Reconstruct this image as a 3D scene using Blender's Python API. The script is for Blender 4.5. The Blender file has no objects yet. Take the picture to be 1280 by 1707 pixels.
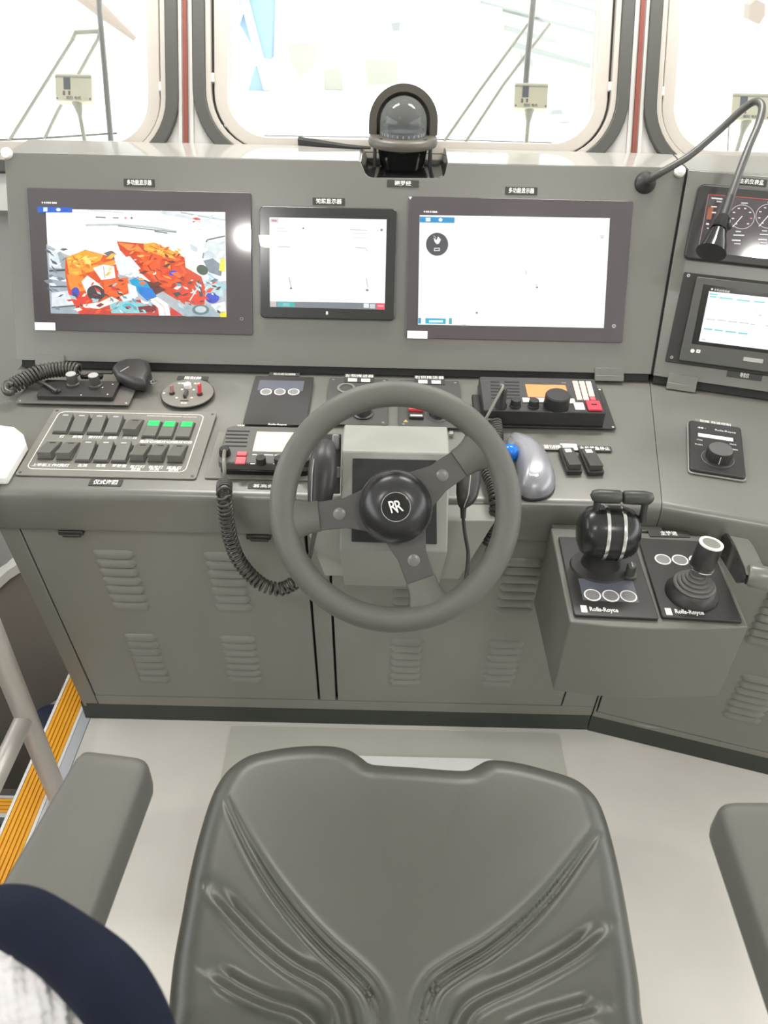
import bpy, bmesh, random
import numpy as np
from math import sin, cos, tan, radians, pi, atan2, sqrt, exp, hypot
from mathutils import Vector, Matrix, Euler

random.seed(7)
SC = bpy.context.scene
COL = SC.collection

# ------------------------------------------------------------------ camera
FPX = 1300.0
PITCH, YAW, ROLL = radians(37), radians(0.1), radians(1.25)
EYE = Vector((0, 0, 1.65))
FWD = Vector((-sin(YAW)*cos(PITCH), cos(YAW)*cos(PITCH), -sin(PITCH)))
_r = Vector((cos(YAW), sin(YAW), 0)); _u = _r.cross(FWD)
RGT = _r*cos(ROLL)+_u*sin(ROLL); UPV = -_r*sin(ROLL)+_u*cos(ROLL)

def ray(x, y):
    """direction (unit depth) of the sight line measured in the photograph"""
    return FWD + RGT*((x-640)/FPX) - UPV*((y-853.5)/FPX)

def at(x, y, d):
    return EYE + ray(x, y)*d

def hit(x, y, P, N):
    r = ray(x, y)
    return EYE + r*((P-EYE).dot(N)/r.dot(N))

class Frame:
    """a real plane of the place: origin, two axes in it, normal"""
    def __init__(s, o, ex, ey):
        s.o = Vector(o); s.ex = Vector(ex).normalized(); s.ez = s.ex.cross(Vector(ey)).normalized()
        s.ey = s.ez.cross(s.ex)
    def px(s, x, y, h=0.0):
        p = hit(x, y, s.o+s.ez*h, s.ez)-s.o
        return Vector((p.dot(s.ex), p.dot(s.ey)))
    def mat(s, u=0, v=0, h=0, rot=0):
        M = Matrix.Identity(4)
        for i, a in enumerate((s.ex, s.ey, s.ez)):
            for k in range(3): M[k][i] = a[k]
        M.translation = s.o+s.ex*u+s.ey*v+s.ez*h
        return M @ Matrix.Rotation(rot, 4, 'Z')
    def rect(s, q, h=0.0):
        P = [s.px(x, y, h) for x, y in q]
        c = (P[0]+P[1]+P[2]+P[3])/4
        w = ((P[1]-P[0]).length+(P[2]-P[3]).length)/2
        hh = ((P[0]-P[3]).length+(P[1]-P[2]).length)/2
        return c, w, hh

def world_of(M, v): return M @ Vector(v)

# ------------------------------------------------------------------ materials
def lin(c):
    return c/12.92 if c <= .04045 else ((c+.055)/1.055)**2.4
def rgb(r, g, b): return (lin(r/255), lin(g/255), lin(b/255), 1)

MATS = {}
def dim(c, k): return (c[0]*k, c[1]*k, c[2]*k, 1)
def mat(name, col, rough=.5, metal=0.0, spec=.5, noise=.05, scale=30.0, bump=0.0, bscale=200.0, coat=0.0, emit=0.0, alpha=None, trans=0.0):
    m = bpy.data.materials.new(name); m.use_nodes = True
    nt = m.node_tree; b = nt.nodes['Principled BSDF']
    b.inputs['Roughness'].default_value = rough
    b.inputs['Metallic'].default_value = metal
    b.inputs['Specular IOR Level'].default_value = spec
    if coat: b.inputs['Coat Weight'].default_value = coat; b.inputs['Coat Roughness'].default_value = .08
    if trans: b.inputs['Transmission Weight'].default_value = trans
    tc = nt.nodes.new('ShaderNodeTexCoord')
    nz = nt.nodes.new('ShaderNodeTexNoise'); nz.inputs['Scale'].default_value = scale; nz.inputs['Detail'].default_value = 4
    nt.links.new(tc.outputs['Object'], nz.inputs['Vector'])
    rmp = nt.nodes.new('ShaderNodeMixRGB'); rmp.blend_type = 'MIX'
    a = [max(0, c*(1-noise)) for c in col[:3]]+[1]; d = [min(1, c*(1+noise)) for c in col[:3]]+[1]
    rmp.inputs['Color1'].default_value = a; rmp.inputs['Color2'].default_value = d
    nt.links.new(nz.outputs['Fac'], rmp.inputs['Fac'])
    nt.links.new(rmp.outputs['Color'], b.inputs['Base Color'])
    if emit:
        nt.links.new(rmp.outputs['Color'], b.inputs['Emission Color']); b.inputs['Emission Strength'].default_value = emit
    if bump:
        n2 = nt.nodes.new('ShaderNodeTexNoise'); n2.inputs['Scale'].default_value = bscale; n2.inputs['Detail'].default_value = 2
        bp = nt.nodes.new('ShaderNodeBump'); bp.inputs['Strength'].default_value = bump; bp.inputs['Distance'].default_value = .001
        nt.links.new(tc.outputs['Object'], n2.inputs['Vector']); nt.links.new(n2.outputs['Fac'], bp.inputs['Height'])
        nt.links.new(bp.outputs['Normal'], b.inputs['Normal'])
    MATS[name] = m
    return m

GREY = mat('console_grey_paint', rgb(106, 105, 99), .3, spec=.75, noise=.03, scale=9, bump=.12, bscale=900)
GREY2 = mat('column_grey_paint', rgb(150, 150, 143), .42, noise=.03, scale=9)
PODG = mat('pod_grey_paint', rgb(98, 98, 91), .42, noise=.03, scale=7, bump=.1, bscale=900)
GREYD = mat('door_grey_paint', rgb(120, 119, 112), .42, noise=.04, scale=7, bump=.1, bscale=900)
DARKGAP = mat('dark_gap', rgb(20, 20, 19), .7)
KICK = mat('kick_plate_green_black', rgb(48, 52, 47), .5, noise=.25, scale=25)
BLACK = mat('black_plastic', rgb(46, 45, 44), .42, noise=.08, bump=.1, bscale=700)
BLACKG = mat('black_gloss', rgb(24, 24, 24), .12, noise=.05)
BLACKM = mat('black_matte', rgb(36, 36, 35), .6, noise=.1)
PANELB = mat('black_panel_film', rgb(47, 45, 44), .33, noise=.05)
PLATEG = mat('engraved_grey_plate', rgb(120, 118, 111), .38, noise=.06, scale=15)
PLATED = mat('dark_grey_plate', rgb(70, 70, 67), .4, noise=.06, scale=15)
TAGB = mat('nameplate_black', rgb(50, 50, 47), .45, noise=.05)
WHITEI = mat('white_ink', rgb(232, 231, 226), .6, noise=.03)
PALEI = mat('grey_ink', rgb(165, 165, 160), .6, noise=.03)
RUBBER = mat('wheel_grey_rubber', rgb(91, 91, 85), .5, noise=.05, scale=20, bump=.25, bscale=900)
SPOKE = mat('spoke_dark_metal', rgb(72, 71, 69), .45, noise=.06)
CHROME = mat('chrome', rgb(215, 215, 215), .18, metal=1, noise=.03)
STEEL = mat('brushed_steel', rgb(176, 174, 170), .35, metal=.85, noise=.06, scale=60)
SILVER = mat('silver_plastic', rgb(150, 150, 156), .33, metal=.35, noise=.02)
BLUEB = mat('blue_ball', rgb(10, 112, 215), .2, noise=.05)
RED = mat('red_plastic', rgb(205, 58, 62), .4, noise=.06)
REDK = mat('pink_red_key', rgb(224, 92, 100), .45, noise=.06)
KEYS = mat('pale_orange_key', rgb(238, 205, 185), .5, noise=.05, emit=.25)
WHITEK = mat('white_key', rgb(226, 224, 218), .5, noise=.03)
WHITEP = mat('white_plastic', rgb(238, 237, 233), .45, noise=.02)
STICK = mat('white_sticker', rgb(236, 236, 236), .6, noise=.03)
FLOORM = mat('floor_vinyl', rgb(213, 209, 201), .45, noise=.1, scale=6, bump=.05, bscale=400)
MATM = mat('grey_mat', rgb(190, 188, 178), .55, noise=.06, scale=12, bump=.2, bscale=500)
WALLP = mat('pale_wall_paint', rgb(205, 203, 196), .5, noise=.03, scale=4)
WALLG = mat('warm_grey_bulkhead', rgb(128, 122, 115), .55, noise=.06, scale=4)
WALLW = mat('white_bulkhead', rgb(176, 174, 170), .5, noise=.03, scale=4)
GASK = mat('window_rubber_gasket', rgb(60, 60, 56), .55, noise=.06)
FRAMEW = mat('window_frame_paint', rgb(168, 162, 154), .4, noise=.04)
REDST = mat('rust_red_strip', rgb(112, 50, 36), .6, noise=.1)
VINYL = mat('seat_grey_vinyl', rgb(71, 72, 66), .33, noise=.04, scale=14, bump=.12, bscale=1200)
VINYLA = mat('armrest_grey_vinyl', rgb(90, 89, 83), .5, noise=.04, scale=14, bump=.12, bscale=1200)
YELL = mat('yellow_step_strip', rgb(244, 176, 40), .55, noise=.06)
YELLD = mat('yellow_groove', rgb(205, 134, 18), .6, noise=.06)
ALU = mat('aluminium_trim', rgb(200, 203, 208), .4, metal=.5, noise=.04)
RAILM = mat('rail_grey_paint', rgb(178, 172, 166), .35, metal=.2, noise=.04)
STAIRD = mat('stairwell_dark', rgb(82, 78, 74), .7, noise=.08)
NAVY = mat('navy_cloth', rgb(11, 18, 36), .85, spec=.25, noise=.35, scale=40, bump=.4, bscale=350)
NAVYD = mat('navy_dark', rgb(26, 36, 62), .7, noise=.2)
FLEECE = mat('white_fleece', rgb(205, 203, 205), .9, noise=.2, scale=60, bump=1.0, bscale=160)
BOOT = mat('rubber_boot', rgb(92, 90, 88), .45, noise=.06)
CORD = mat('cord_rubber', rgb(66, 63, 60), .3, noise=.08)
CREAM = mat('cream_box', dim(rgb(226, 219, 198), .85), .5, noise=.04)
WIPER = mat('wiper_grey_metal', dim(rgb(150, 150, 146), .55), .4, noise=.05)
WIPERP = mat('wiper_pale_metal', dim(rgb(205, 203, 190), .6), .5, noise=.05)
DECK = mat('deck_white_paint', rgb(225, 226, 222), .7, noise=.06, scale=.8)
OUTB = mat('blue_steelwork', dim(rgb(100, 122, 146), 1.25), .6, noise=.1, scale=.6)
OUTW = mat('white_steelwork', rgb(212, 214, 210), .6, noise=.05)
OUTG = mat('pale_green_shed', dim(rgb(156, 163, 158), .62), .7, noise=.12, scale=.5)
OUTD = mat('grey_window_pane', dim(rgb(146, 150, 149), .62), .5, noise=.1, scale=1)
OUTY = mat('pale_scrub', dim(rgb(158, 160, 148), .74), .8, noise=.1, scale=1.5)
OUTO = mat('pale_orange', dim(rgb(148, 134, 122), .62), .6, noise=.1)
CEIL = mat('ceiling_white', rgb(228, 227, 222), .7, noise=.02)
LENSW = mat('lamp_diffuser', rgb(255, 252, 245), .5, noise=0, emit=3.0)
ORANGES = mat('amber_screen', rgb(232, 128, 72), .3, noise=.1, scale=60, emit=.45)
PEACH = mat('pale_amber_screen', rgb(240, 208, 170), .3, noise=.04, scale=60, emit=.45)
GREENL = mat('green_lamp', rgb(30, 215, 90), .3, noise=.1, emit=.75)
SLATE = mat('slate_window', rgb(92, 94, 104), .3, noise=.04)
GREYP = mat('grey_button', rgb(128, 127, 128), .35, noise=.04)
BEZEL = mat('display_glass_bezel', rgb(76, 71, 74), .07, noise=.04, coat=.5)
BEZELT = mat('tablet_black_bezel', rgb(40, 41, 40), .2, noise=.04, coat=.3)
LEDGEM = mat('ledge_glossy_paint', rgb(150, 149, 143), .12, spec=.9, noise=.02)
MIRROR = mat('polished_liner', rgb(90, 88, 86), .15, metal=.9, noise=.1)

def glass_mat(name, tint=(1, 1, 1, 1), haze=0.0):
    m = bpy.data.materials.new(name); m.use_nodes = True; nt = m.node_tree
    for n in list(nt.nodes): nt.nodes.remove(n)
    o = nt.nodes.new('ShaderNodeOutputMaterial'); mx = nt.nodes.new('ShaderNodeMixShader')
    t = nt.nodes.new('ShaderNodeBsdfTransparent'); g = nt.nodes.new('ShaderNodeBsdfGlossy'); fr = nt.nodes.new('ShaderNodeFresnel')
    t.inputs['Color'].default_value = tint; g.inputs['Roughness'].default_value = .02
    fr.inputs['IOR'].default_value = 1.45
    nt.links.new(fr.outputs[0], mx.inputs[0]); nt.links.new(t.outputs[0], mx.inputs[1]); nt.links.new(g.outputs[0], mx.inputs[2])
    if haze:
        df = nt.nodes.new('ShaderNodeBsdfTranslucent'); d2 = nt.nodes.new('ShaderNodeBsdfDiffuse'); ad = nt.nodes.new('ShaderNodeMixShader'); m2 = nt.nodes.new('ShaderNodeMixShader')
        for n in (df, d2): n.inputs['Color'].default_value = (.5, .52, .5, 1)
        ad.inputs[0].default_value = .5; m2.inputs[0].default_value = haze
        nt.links.new(df.outputs[0], ad.inputs[1]); nt.links.new(d2.outputs[0], ad.inputs[2]); nt.links.new(mx.outputs[0], m2.inputs[1]); nt.links.new(ad.outputs[0], m2.inputs[2]); mx = m2
    nt.links.new(mx.outputs[0], o.inputs[0])
    return m
GLASS = glass_mat('window_glass', (.97, .98, .97, 1))
DOMEG = glass_mat('dome_glass', (.9, .92, .92, 1), .30)

def screen_mat(name, strength, var):
    m = bpy.data.materials.new(name); m.use_nodes = True; nt = m.node_tree
    b = nt.nodes['Principled BSDF']; b.inputs['Base Color'].default_value = (.02, .02, .02, 1); b.inputs['Roughness'].default_value = .25
    a = nt.nodes.new('ShaderNodeVertexColor'); a.layer_name = 'Col'
    tc = nt.nodes.new('ShaderNodeTexCoord'); nz = nt.nodes.new('ShaderNodeTexNoise'); nz.inputs['Scale'].default_value = 90; nz.inputs['Detail'].default_value = 5
    mr = nt.nodes.new('ShaderNodeMapRange'); mr.inputs['To Min'].default_value = 1-var; mr.inputs['To Max'].default_value = 1+var
    mu = nt.nodes.new('ShaderNodeVectorMath'); mu.operation = 'SCALE'
    nt.links.new(tc.outputs['Object'], nz.inputs['Vector']); nt.links.new(nz.outputs['Fac'], mr.inputs['Value'])
    nt.links.new(a.outputs['Color'], mu.inputs[0]); nt.links.new(mr.outputs[0], mu.inputs['Scale'])
    nt.links.new(mu.outputs[0], b.inputs['Emission Color']); b.inputs['Emission Strength'].default_value = strength
    return m
SCREEN = screen_mat('lit_screen', 1.12, 0)
CCTV = screen_mat('camera_picture', 1.3, .25)

# ------------------------------------------------------------------ mesh builder
class MB:
    def __init__(s): s.v = []; s.f = []; s.m = []; s.c = {}
    def add(s, vs, fs, m=0, M=None, col=None):
        o = len(s.v)
        s.v += [tuple(M @ Vector(v)) if M else tuple(v) for v in vs]
        for f in fs:
            if col is not None: s.c[len(s.f)] = col
            s.f.append([i+o for i in f]); s.m.append(m)
        return s
    def box(s, x0, x1, y0, y1, z0, z1, m=0, M=None):
        vs = [(x, y, z) for z in (z0, z1) for y in (y0, y1) for x in (x0, x1)]
        return s.add(vs, [(0, 2, 3, 1), (4, 5, 7, 6), (0, 1, 5, 4), (2, 6, 7, 3), (0, 4, 6, 2), (1, 3, 7, 5)], m, M)
    def prism(s, pts, z0, z1, m=0, M=None, top=None):
        n = len(pts); t = top or pts
        if area(pts) < 0: pts = pts[::-1]; t = t[::-1]
        vs = [(p[0], p[1], z0) for p in pts]+[(p[0], p[1], z1) for p in t]
        fs = [list(range(n))[::-1], list(range(n, 2*n))]+[(i, (i+1) % n, (i+1) % n+n, i+n) for i in range(n)]
        return s.add(vs, fs, m, M)
    def flat(s, pts, z=0, m=0, M=None, col=None):
        if area(pts) < 0: pts = pts[::-1]
        return s.add([(p[0], p[1], z) for p in pts], [list(range(len(pts)))], m, M, col)
    def lathe(s, prof, n=32, m=0, M=None, cap0=True, cap1=True, a0=0, a1=2*pi):
        full = abs(a1-a0-2*pi) < 1e-6; k = n if full else n+1
        vs = []
        for r, z in prof:
            for i in range(k):
                a = a0+(a1-a0)*i/n
                vs.append((r*cos(a), r*sin(a), z))
        fs = []
        for j in range(len(prof)-1):
            for i in range(n):
                i2 = (i+1) % k
                fs.append((j*k+i, j*k+i2, (j+1)*k+i2, (j+1)*k+i))
        if full and cap0: fs.append(list(range(k))[::-1])
        if full and cap1: fs.append([(len(prof)-1)*k+i for i in range(k)])
        return s.add(vs, fs, m, M)
    def cyl(s, x, y, r, z0, z1, n=24, m=0, M=None, r1=None):
        T = Matrix.Translation((x, y, 0)); T = M @ T if M else T
        return s.lathe([(r, z0), (r if r1 is None else r1, z1)], n, m, T)
    def ring(s, x, y, r0, r1, z0, z1, n=32, m=0, M=None, sy=1.0):
        T = Matrix.Translation((x, y, 0)) @ Matrix.Diagonal((1, sy, 1, 1)); T = M @ T if M else T
        prof = [(r0, z0), (r1, z0), (r1, z1), (r0, z1), (r0, z0)]
        return s.lathe(prof, n, m, T, False, False)
    def tube(s, path, r, n=10, m=0, caps=True, M=None, sy=1.0):
        P = [Vector(p) for p in path]; N = len(P)
        R = r if isinstance(r, (list, tuple)) else [r]*N
        T = [(P[min(i+1, N-1)]-P[max(i-1, 0)]).normalized() for i in range(N)]
        up = Vector((0, 0, 1)) if abs(T[0].z) < .9 else Vector((1, 0, 0))
        a = T[0].cross(up).normalized(); vs = []
        for i in range(N):
            a = (a-T[i]*a.dot(T[i])).normalized(); b = T[i].cross(a)
            for k in range(n):
                t = 2*pi*k/n
                vs.append(P[i]+a*(R[i]*cos(t))+b*(R[i]*sy*sin(t)))
        fs = [(i*n+k, i*n+(k+1) % n, (i+1)*n+(k+1) % n, (i+1)*n+k) for i in range(N-1) for k in range(n)]
        if caps: fs += [list(range(n))[::-1], [(N-1)*n+k for k in range(n)]]
        return s.add(vs, fs, m, M)
    def ell(s, c, rx, ry, rz, n=20, k=12, m=0, M=None, e=1.0):
        vs = [(c[0], c[1], c[2]-rz)]; fs = []
        sg = lambda x: (abs(x)**e)*(1 if x >= 0 else -1)
        for j in range(1, k):
            ph = -pi/2+pi*j/k
            for i in range(n):
                th = 2*pi*i/n
                vs.append((c[0]+rx*sg(cos(ph))*sg(cos(th)), c[1]+ry*sg(cos(ph))*sg(sin(th)), c[2]+rz*sg(sin(ph))))
        vs.append((c[0], c[1], c[2]+rz)); L = len(vs)-1
        for i in range(n): fs.append((0, 1+(i+1) % n, 1+i)); fs.append((L, L-n+i, L-n+(i+1) % n))
        for j in range(k-2):
            for i in range(n):
                a = 1+j*n+i; b = 1+j*n+(i+1) % n
                fs.append((a, b, b+n, a+n))
        return s.add(vs, fs, m, M)
    def text(s, st, size, x=0, y=0, z=0, m=0, M=None, rot=0, th=.0002, align='CENTER', sx=1.0, bold=0.0, shear=0.0):
        cu = bpy.data.curves.new('t', 'FONT'); cu.body = st; cu.size = size; cu.align_x = align; cu.align_y = 'CENTER'
        cu.resolution_u = 2; cu.extrude = th; cu.offset = bold; cu.shear = shear
        ob = bpy.data.objects.new('t', cu); COL.objects.link(ob)
        dg = bpy.context.evaluated_depsgraph_get(); me = ob.evaluated_get(dg).to_mesh()
        T = Matrix.Translation((x, y, z+th)) @ Matrix.Rotation(rot, 4, 'Z') @ Matrix.Diagonal((sx, 1, 1, 1))
        if M: T = M @ T
        s.add([v.co.copy() for v in me.vertices], [list(p.vertices) for p in me.polygons], m, T)
        ob.evaluated_get(dg).to_mesh_clear()
        bpy.data.objects.remove(ob); bpy.data.curves.remove(cu)
        return s
    def mesh(s, name, mats, smooth=35):
        me = bpy.data.meshes.new(name); me.from_pydata(s.v, [], s.f)
        mats = mats if isinstance(mats, (list, tuple)) else [mats]
        for m in mats: me.materials.append(m)
        me.polygons.foreach_set('material_index', s.m)
        if s.c:
            ca = me.color_attributes.new('Col', 'FLOAT_COLOR', 'CORNER')
            for i, p in enumerate(me.polygons):
                c = s.c.get(i, (1, 1, 1, 1))
                for l in p.loop_indices: ca.data[l].color = c
        if smooth:
            me.polygons.foreach_set('use_smooth', [True]*len(me.polygons))
            try: me.set_sharp_from_angle(angle=radians(smooth))
            except Exception: pass
        me.validate(); me.update()
        return me

def area(p): return sum(p[i][0]*p[(i+1) % len(p)][1]-p[(i+1) % len(p)][0]*p[i][1] for i in range(len(p)))/2

def rrect(w, h, r, n=5, cx=0, cy=0):
    pts = []
    for (sx, sy, a0) in ((1, -1, -90), (1, 1, 0), (-1, 1, 90), (-1, -1, 180)):
        for i in range(n+1):
            a = radians(a0+90*i/n)
            pts.append((cx+sx*(w/2-r)+r*cos(a), cy+sy*(h/2-r)+r*sin(a)))
    return pts

def spline(pts, n=8):
    P = [Vector(p) for p in pts]; out = []
    for i in range(len(P)-1):
        p0 = P[max(i-1, 0)]; p1 = P[i]; p2 = P[i+1]; p3 = P[min(i+2, len(P)-1)]
        for k in range(n):
            t = k/n
            out.append(.5*((2*p1)+(-p0+p2)*t+(2*p0-5*p1+4*p2-p3)*t*t+(-p0+3*p1-3*p2+p3)*t**3))
    out.append(P[-1]); return out

WM = {}
def obj(name, mb, mats=None, parent=None, bevel=0, M=None, W=None, smooth=35, seg=2):
    """link one mesh object; M = matrix in its parent's space, W = matrix in the world"""
    me = mb if isinstance(mb, bpy.types.Mesh) else mb.mesh(name, mats, smooth)
    o = bpy.data.objects.new(name, me); COL.objects.link(o)
    PW = WM[parent.name] if parent else Matrix.Identity(4)
    L = M if M is not None else (PW.inverted() @ W if W is not None else Matrix.Identity(4))
    if parent: o.parent = parent
    o.matrix_local = L; WM[o.name] = PW @ L
    if bevel:
        b = o.modifiers.new('bevel', 'BEVEL'); b.width = bevel; b.segments = seg; b.limit_method = 'ANGLE'; b.angle_limit = radians(40)
    return o

def tag(o, label, cat, group=None):
    o['label'] = label; o['category'] = cat
    if group: o['group'] = group
    return o

def thing(name, label, cat, M, group=None):
    o = bpy.data.objects.new(name, None); COL.objects.link(o); o.empty_display_size = .05
    o.matrix_world = M; WM[o.name] = M.copy()
    return tag(o, label, cat, group)

def struct(name, mb, mats, parent=None, W=None, bevel=0):
    o = obj(name, mb, mats, parent, bevel, None, W)
    if not parent: o['kind'] = 'structure'
    return o

def coil(path, R, r, turns, n=12, k=6):
    """helical cord around a smooth path"""
    P = spline(path, 10); L = [0]
    for i in range(1, len(P)): L.append(L[-1]+(P[i]-P[i-1]).length)
    tot = L[-1]; pts = []; j = 0; a = None
    N = int(turns*n)
    for q in range(N+1):
        d = tot*q/N
        while j < len(P)-2 and L[j+1] < d: j += 1
        t = (d-L[j])/max(1e-9, L[j+1]-L[j]); c = P[j].lerp(P[j+1], t); T = (P[j+1]-P[j]).normalized()
        if a is None:
            a = T.cross(Vector((0, 0, 1)) if abs(T.z) < .9 else Vector((1, 0, 0))).normalized()
        a = (a-T*a.dot(T)).normalized(); b = T.cross(a); w = 2*pi*turns*q/N
        pts.append(c+a*(R*cos(w))+b*(R*sin(w)))
    return pts
# ------------------------------------------------------------------ planes of the place
TILT = radians(4); LEAN = radians(26); WLEAN = radians(29); A2 = radians(16); MIT = radians(11)
CX, CY = .513, 1.17                                   # inside corner of the two desks, at the front edge
U2 = Vector((cos(A2), -sin(A2), 0)); W2 = Vector((sin(A2), cos(A2), 0)); C0 = Vector((CX, CY, 0)); ZU = Vector((0, 0, 1))
def pos2(u, w, z): return C0+U2*u+W2*w+ZU*z
PW_, PZ_, PV_ = .44, .832, .452                       # foot of the monitor panel behind the desk front, its height, its slope length
D = Frame((0, CY, .80), (1, 0, 0), (0, cos(TILT), sin(TILT)))
P = Frame((0, CY+PW_, PZ_), (1, 0, 0), (0, sin(LEAN), cos(LEAN)))
D2 = Frame(pos2(0, 0, .80), U2, W2*cos(TILT)+ZU*sin(TILT))
P2 = Frame(pos2(0, PW_, PZ_), U2, W2*sin(LEAN)+ZU*cos(LEAN))
FB, FT, KZ = .10, .012, .066                          # cabinet face: set back at the foot / at the top, kick height
CF = Frame((0, CY+FB, KZ), (1, 0, 0), (0, FT-FB, .704-KZ))
CF2 = Frame(pos2(0, FB, KZ), U2, W2*(FT-FB)+ZU*(.704-KZ))
FV = hypot(FT-FB, .704-KZ)
G0 = Frame((0, 0, 0), (1, 0, 0), (0, 1, 0))
LEDGE_Y, LEDGE_Z = 1.95, PZ_+PV_*cos(LEAN)
WF = Frame((0, LEDGE_Y, LEDGE_Z), (1, 0, 0), (0, sin(WLEAN), cos(WLEAN)))
XL = -.848                                            # left end of the console
def xm(w): return CX+w*tan(MIT)
def um(w): return w*tan(MIT-A2)

def ext(prof, sec, e0=None, e1=None, g=.0):
    """extrude a (depth, height) profile along console section 1 or 2, mitred at the inside corner"""
    n = len(prof); vs = []
    for (w, z) in prof: vs.append((XL if e0 is None else e0, CY+w, z) if sec == 1 else tuple(pos2(um(w)+g if e0 is None else e0, w, z)))
    for (w, z) in prof: vs.append((xm(w)-g if e1 is None else e1, CY+w, z) if sec == 1 else tuple(pos2(.8 if e1 is None else e1, w, z)))
    fs = [list(range(n)), list(range(n, 2*n))[::-1]]+[(i, i+n, (i+1) % n+n, (i+1) % n) for i in range(n)]
    if sum(prof[i][0]*prof[(i+1) % n][1]-prof[(i+1) % n][0]*prof[i][1] for i in range(n)) < 0: fs = [f[::-1] for f in fs]
    return MB().add(vs, fs)

ID = Matrix.Identity(4)
helm = thing('helm_console', 'long grey steel helm console with three displays, sloping desk and louvred doors', 'console', Matrix.Translation((-.15, CY+.2, 0)))
wing = thing('wing_console', 'angled grey console section joined to the right end of the helm console', 'console', Matrix.Translation(pos2(.4, .3, 0)))

deskprof = [(PW_+.2, .80+.07*PW_), (.012, .8008), (.005, .7992), (.0, .796), (-.0035, .790), (-.0055, .782), (-.006, .772), (-.004, .714), (-.001, .708), (.006, .704), (PW_+.2, .704)]
obj('desk_top', ext(deskprof, 1, g=.0006), GREY, helm, W=ID, smooth=50)
obj('desk_top', ext(deskprof, 2, g=.0006), GREY, wing, W=ID, smooth=50)
carc = [(FT+.016, .703), (FB+.016, KZ), (FB+.02, .002), (.62, .002), (.62, .703)]
obj('carcass', ext(carc, 1, e0=-.74, g=.002), DARKGAP, helm, W=ID)  # near-black colour stands in for the shade behind the door gaps
obj('carcass', ext(carc, 2, g=.002), DARKGAP, wing, W=ID)
kick = [(FB+.006, .001), (FB+.006, KZ-.002), (FB+.014, KZ-.002), (FB+.014, .001)]
kk = ext(kick, 1, e0=-.76, g=.001); obj('kick_plate', kk, KICK, helm, W=ID)
obj('kick_plate', ext(kick, 2, g=.001), KICK, wing, W=ID)

# upper monitor panels
SH = Vector((0, sin(LEAN), -cos(LEAN)))*(LEDGE_Y-CY-PW_-PV_*sin(LEAN)-.004)
def panel_mb(pts):
    n = len(pts)
    if area(pts) < 0: pts = pts[::-1]
    vs = [(p[0], p[1], 0) for p in pts]+[(p[0]+SH.x, p[1]+SH.y, SH.z) for p in pts]
    return MB().add(vs, [list(range(n)), list(range(n, 2*n))[::-1]]+[(i, i+n, (i+1) % n+n, (i+1) % n) for i in range(n)])
VB = .012
wv = lambda v: PW_+v*sin(LEAN)
notch = [P.px(x, y) for x, y in ((598, 262), (601, 270), (609, 290), (613, 294), (620, 296.5), (733, 297.5), (739, 295), (742, 289), (746, 270), (747, 262))]
pts = [(XL, VB), (xm(wv(VB))-.0022, VB), (xm(wv(PV_))-.0022, PV_), (notch[-1].x, PV_)]+[(p.x, p.y) for p in notch[1:-1]][::-1]+[(notch[0].x, PV_), (XL+.004, PV_)]
obj('monitor_panel', panel_mb(pts), GREY, helm, W=P.mat(), bevel=.0015)
nb = min(p.y for p in notch)
liner = MB(); nn = len(notch)
np0 = [Vector((notch[0].x, PV_-.001))]+[Vector((q.x, q.y)) for q in notch[1:-1]]+[Vector((notch[-1].x, PV_-.001))]
mid_n = Vector(((notch[0].x+notch[-1].x)/2, PV_))
inn = [p+(mid_n-p).normalized()*.0012 for p in np0]
SHv = lambda p, t: (p.x, p.y+SH.y*t, SH.z*t)
vs = [SHv(p, .012) for p in inn]+[SHv(p, .99) for p in inn]
liner.add(vs, [(i, i+1, i+1+nn, i+nn) for i in range(nn-1)])
obj('compass_well', liner, BLACKG, helm, W=P.mat())
obj('ledge_cap', MB().add([(XL+.006, CY+wv(PV_)+.002, LEDGE_Z+.0006), (notch[0].x-.001, CY+wv(PV_)+.002, LEDGE_Z+.0006), (notch[0].x-.001, LEDGE_Y-.006, LEDGE_Z+.0006), (XL+.006, LEDGE_Y-.006, LEDGE_Z+.0006)], [(0, 1, 2, 3)]), LEDGEM, helm, W=ID)
obj('ledge_cap', MB().add([(notch[-1].x+.001, CY+wv(PV_)+.002, LEDGE_Z+.0006), (xm(wv(PV_))-.003, CY+wv(PV_)+.002, LEDGE_Z+.0006), (xm(wv(PV_))+.005, LEDGE_Y-.006, LEDGE_Z+.0006), (notch[-1].x+.001, LEDGE_Y-.006, LEDGE_Z+.0006)], [(0, 1, 2, 3)]), LEDGEM, helm, W=ID)
_a, _b = pos2(um(wv(PV_))+.003, wv(PV_)+.002, 0), pos2(.8, wv(PV_)+.002, 0)
obj('ledge_cap', MB().prism([(_a.x, _a.y), (_b.x, _b.y), (_b.x, LEDGE_Y-.006), (xm(wv(PV_))+.009, LEDGE_Y-.006)], LEDGE_Z-.02, LEDGE_Z+.0006), LEDGEM, wing, W=ID)
pts2 = [(um(wv(VB))+.0022, VB), (.8, VB), (.8, PV_), (um(wv(PV_))+.0022, PV_)]
obj('monitor_panel', panel_mb(pts2), GREY, wing, W=P2.mat(), bevel=.0015)
# near-black strips painted as the shade in the gap under the panels
obj('panel_gap_shade', MB().box(XL+.01, xm(wv(0))-.004, -.004, VB+.002, -.1, -.006), DARKGAP, helm, W=P.mat())
obj('panel_gap_shade', MB().box(um(wv(0))+.004, .78, -.004, VB+.002, -.1, -.006), DARKGAP, wing, W=P2.mat())
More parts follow.
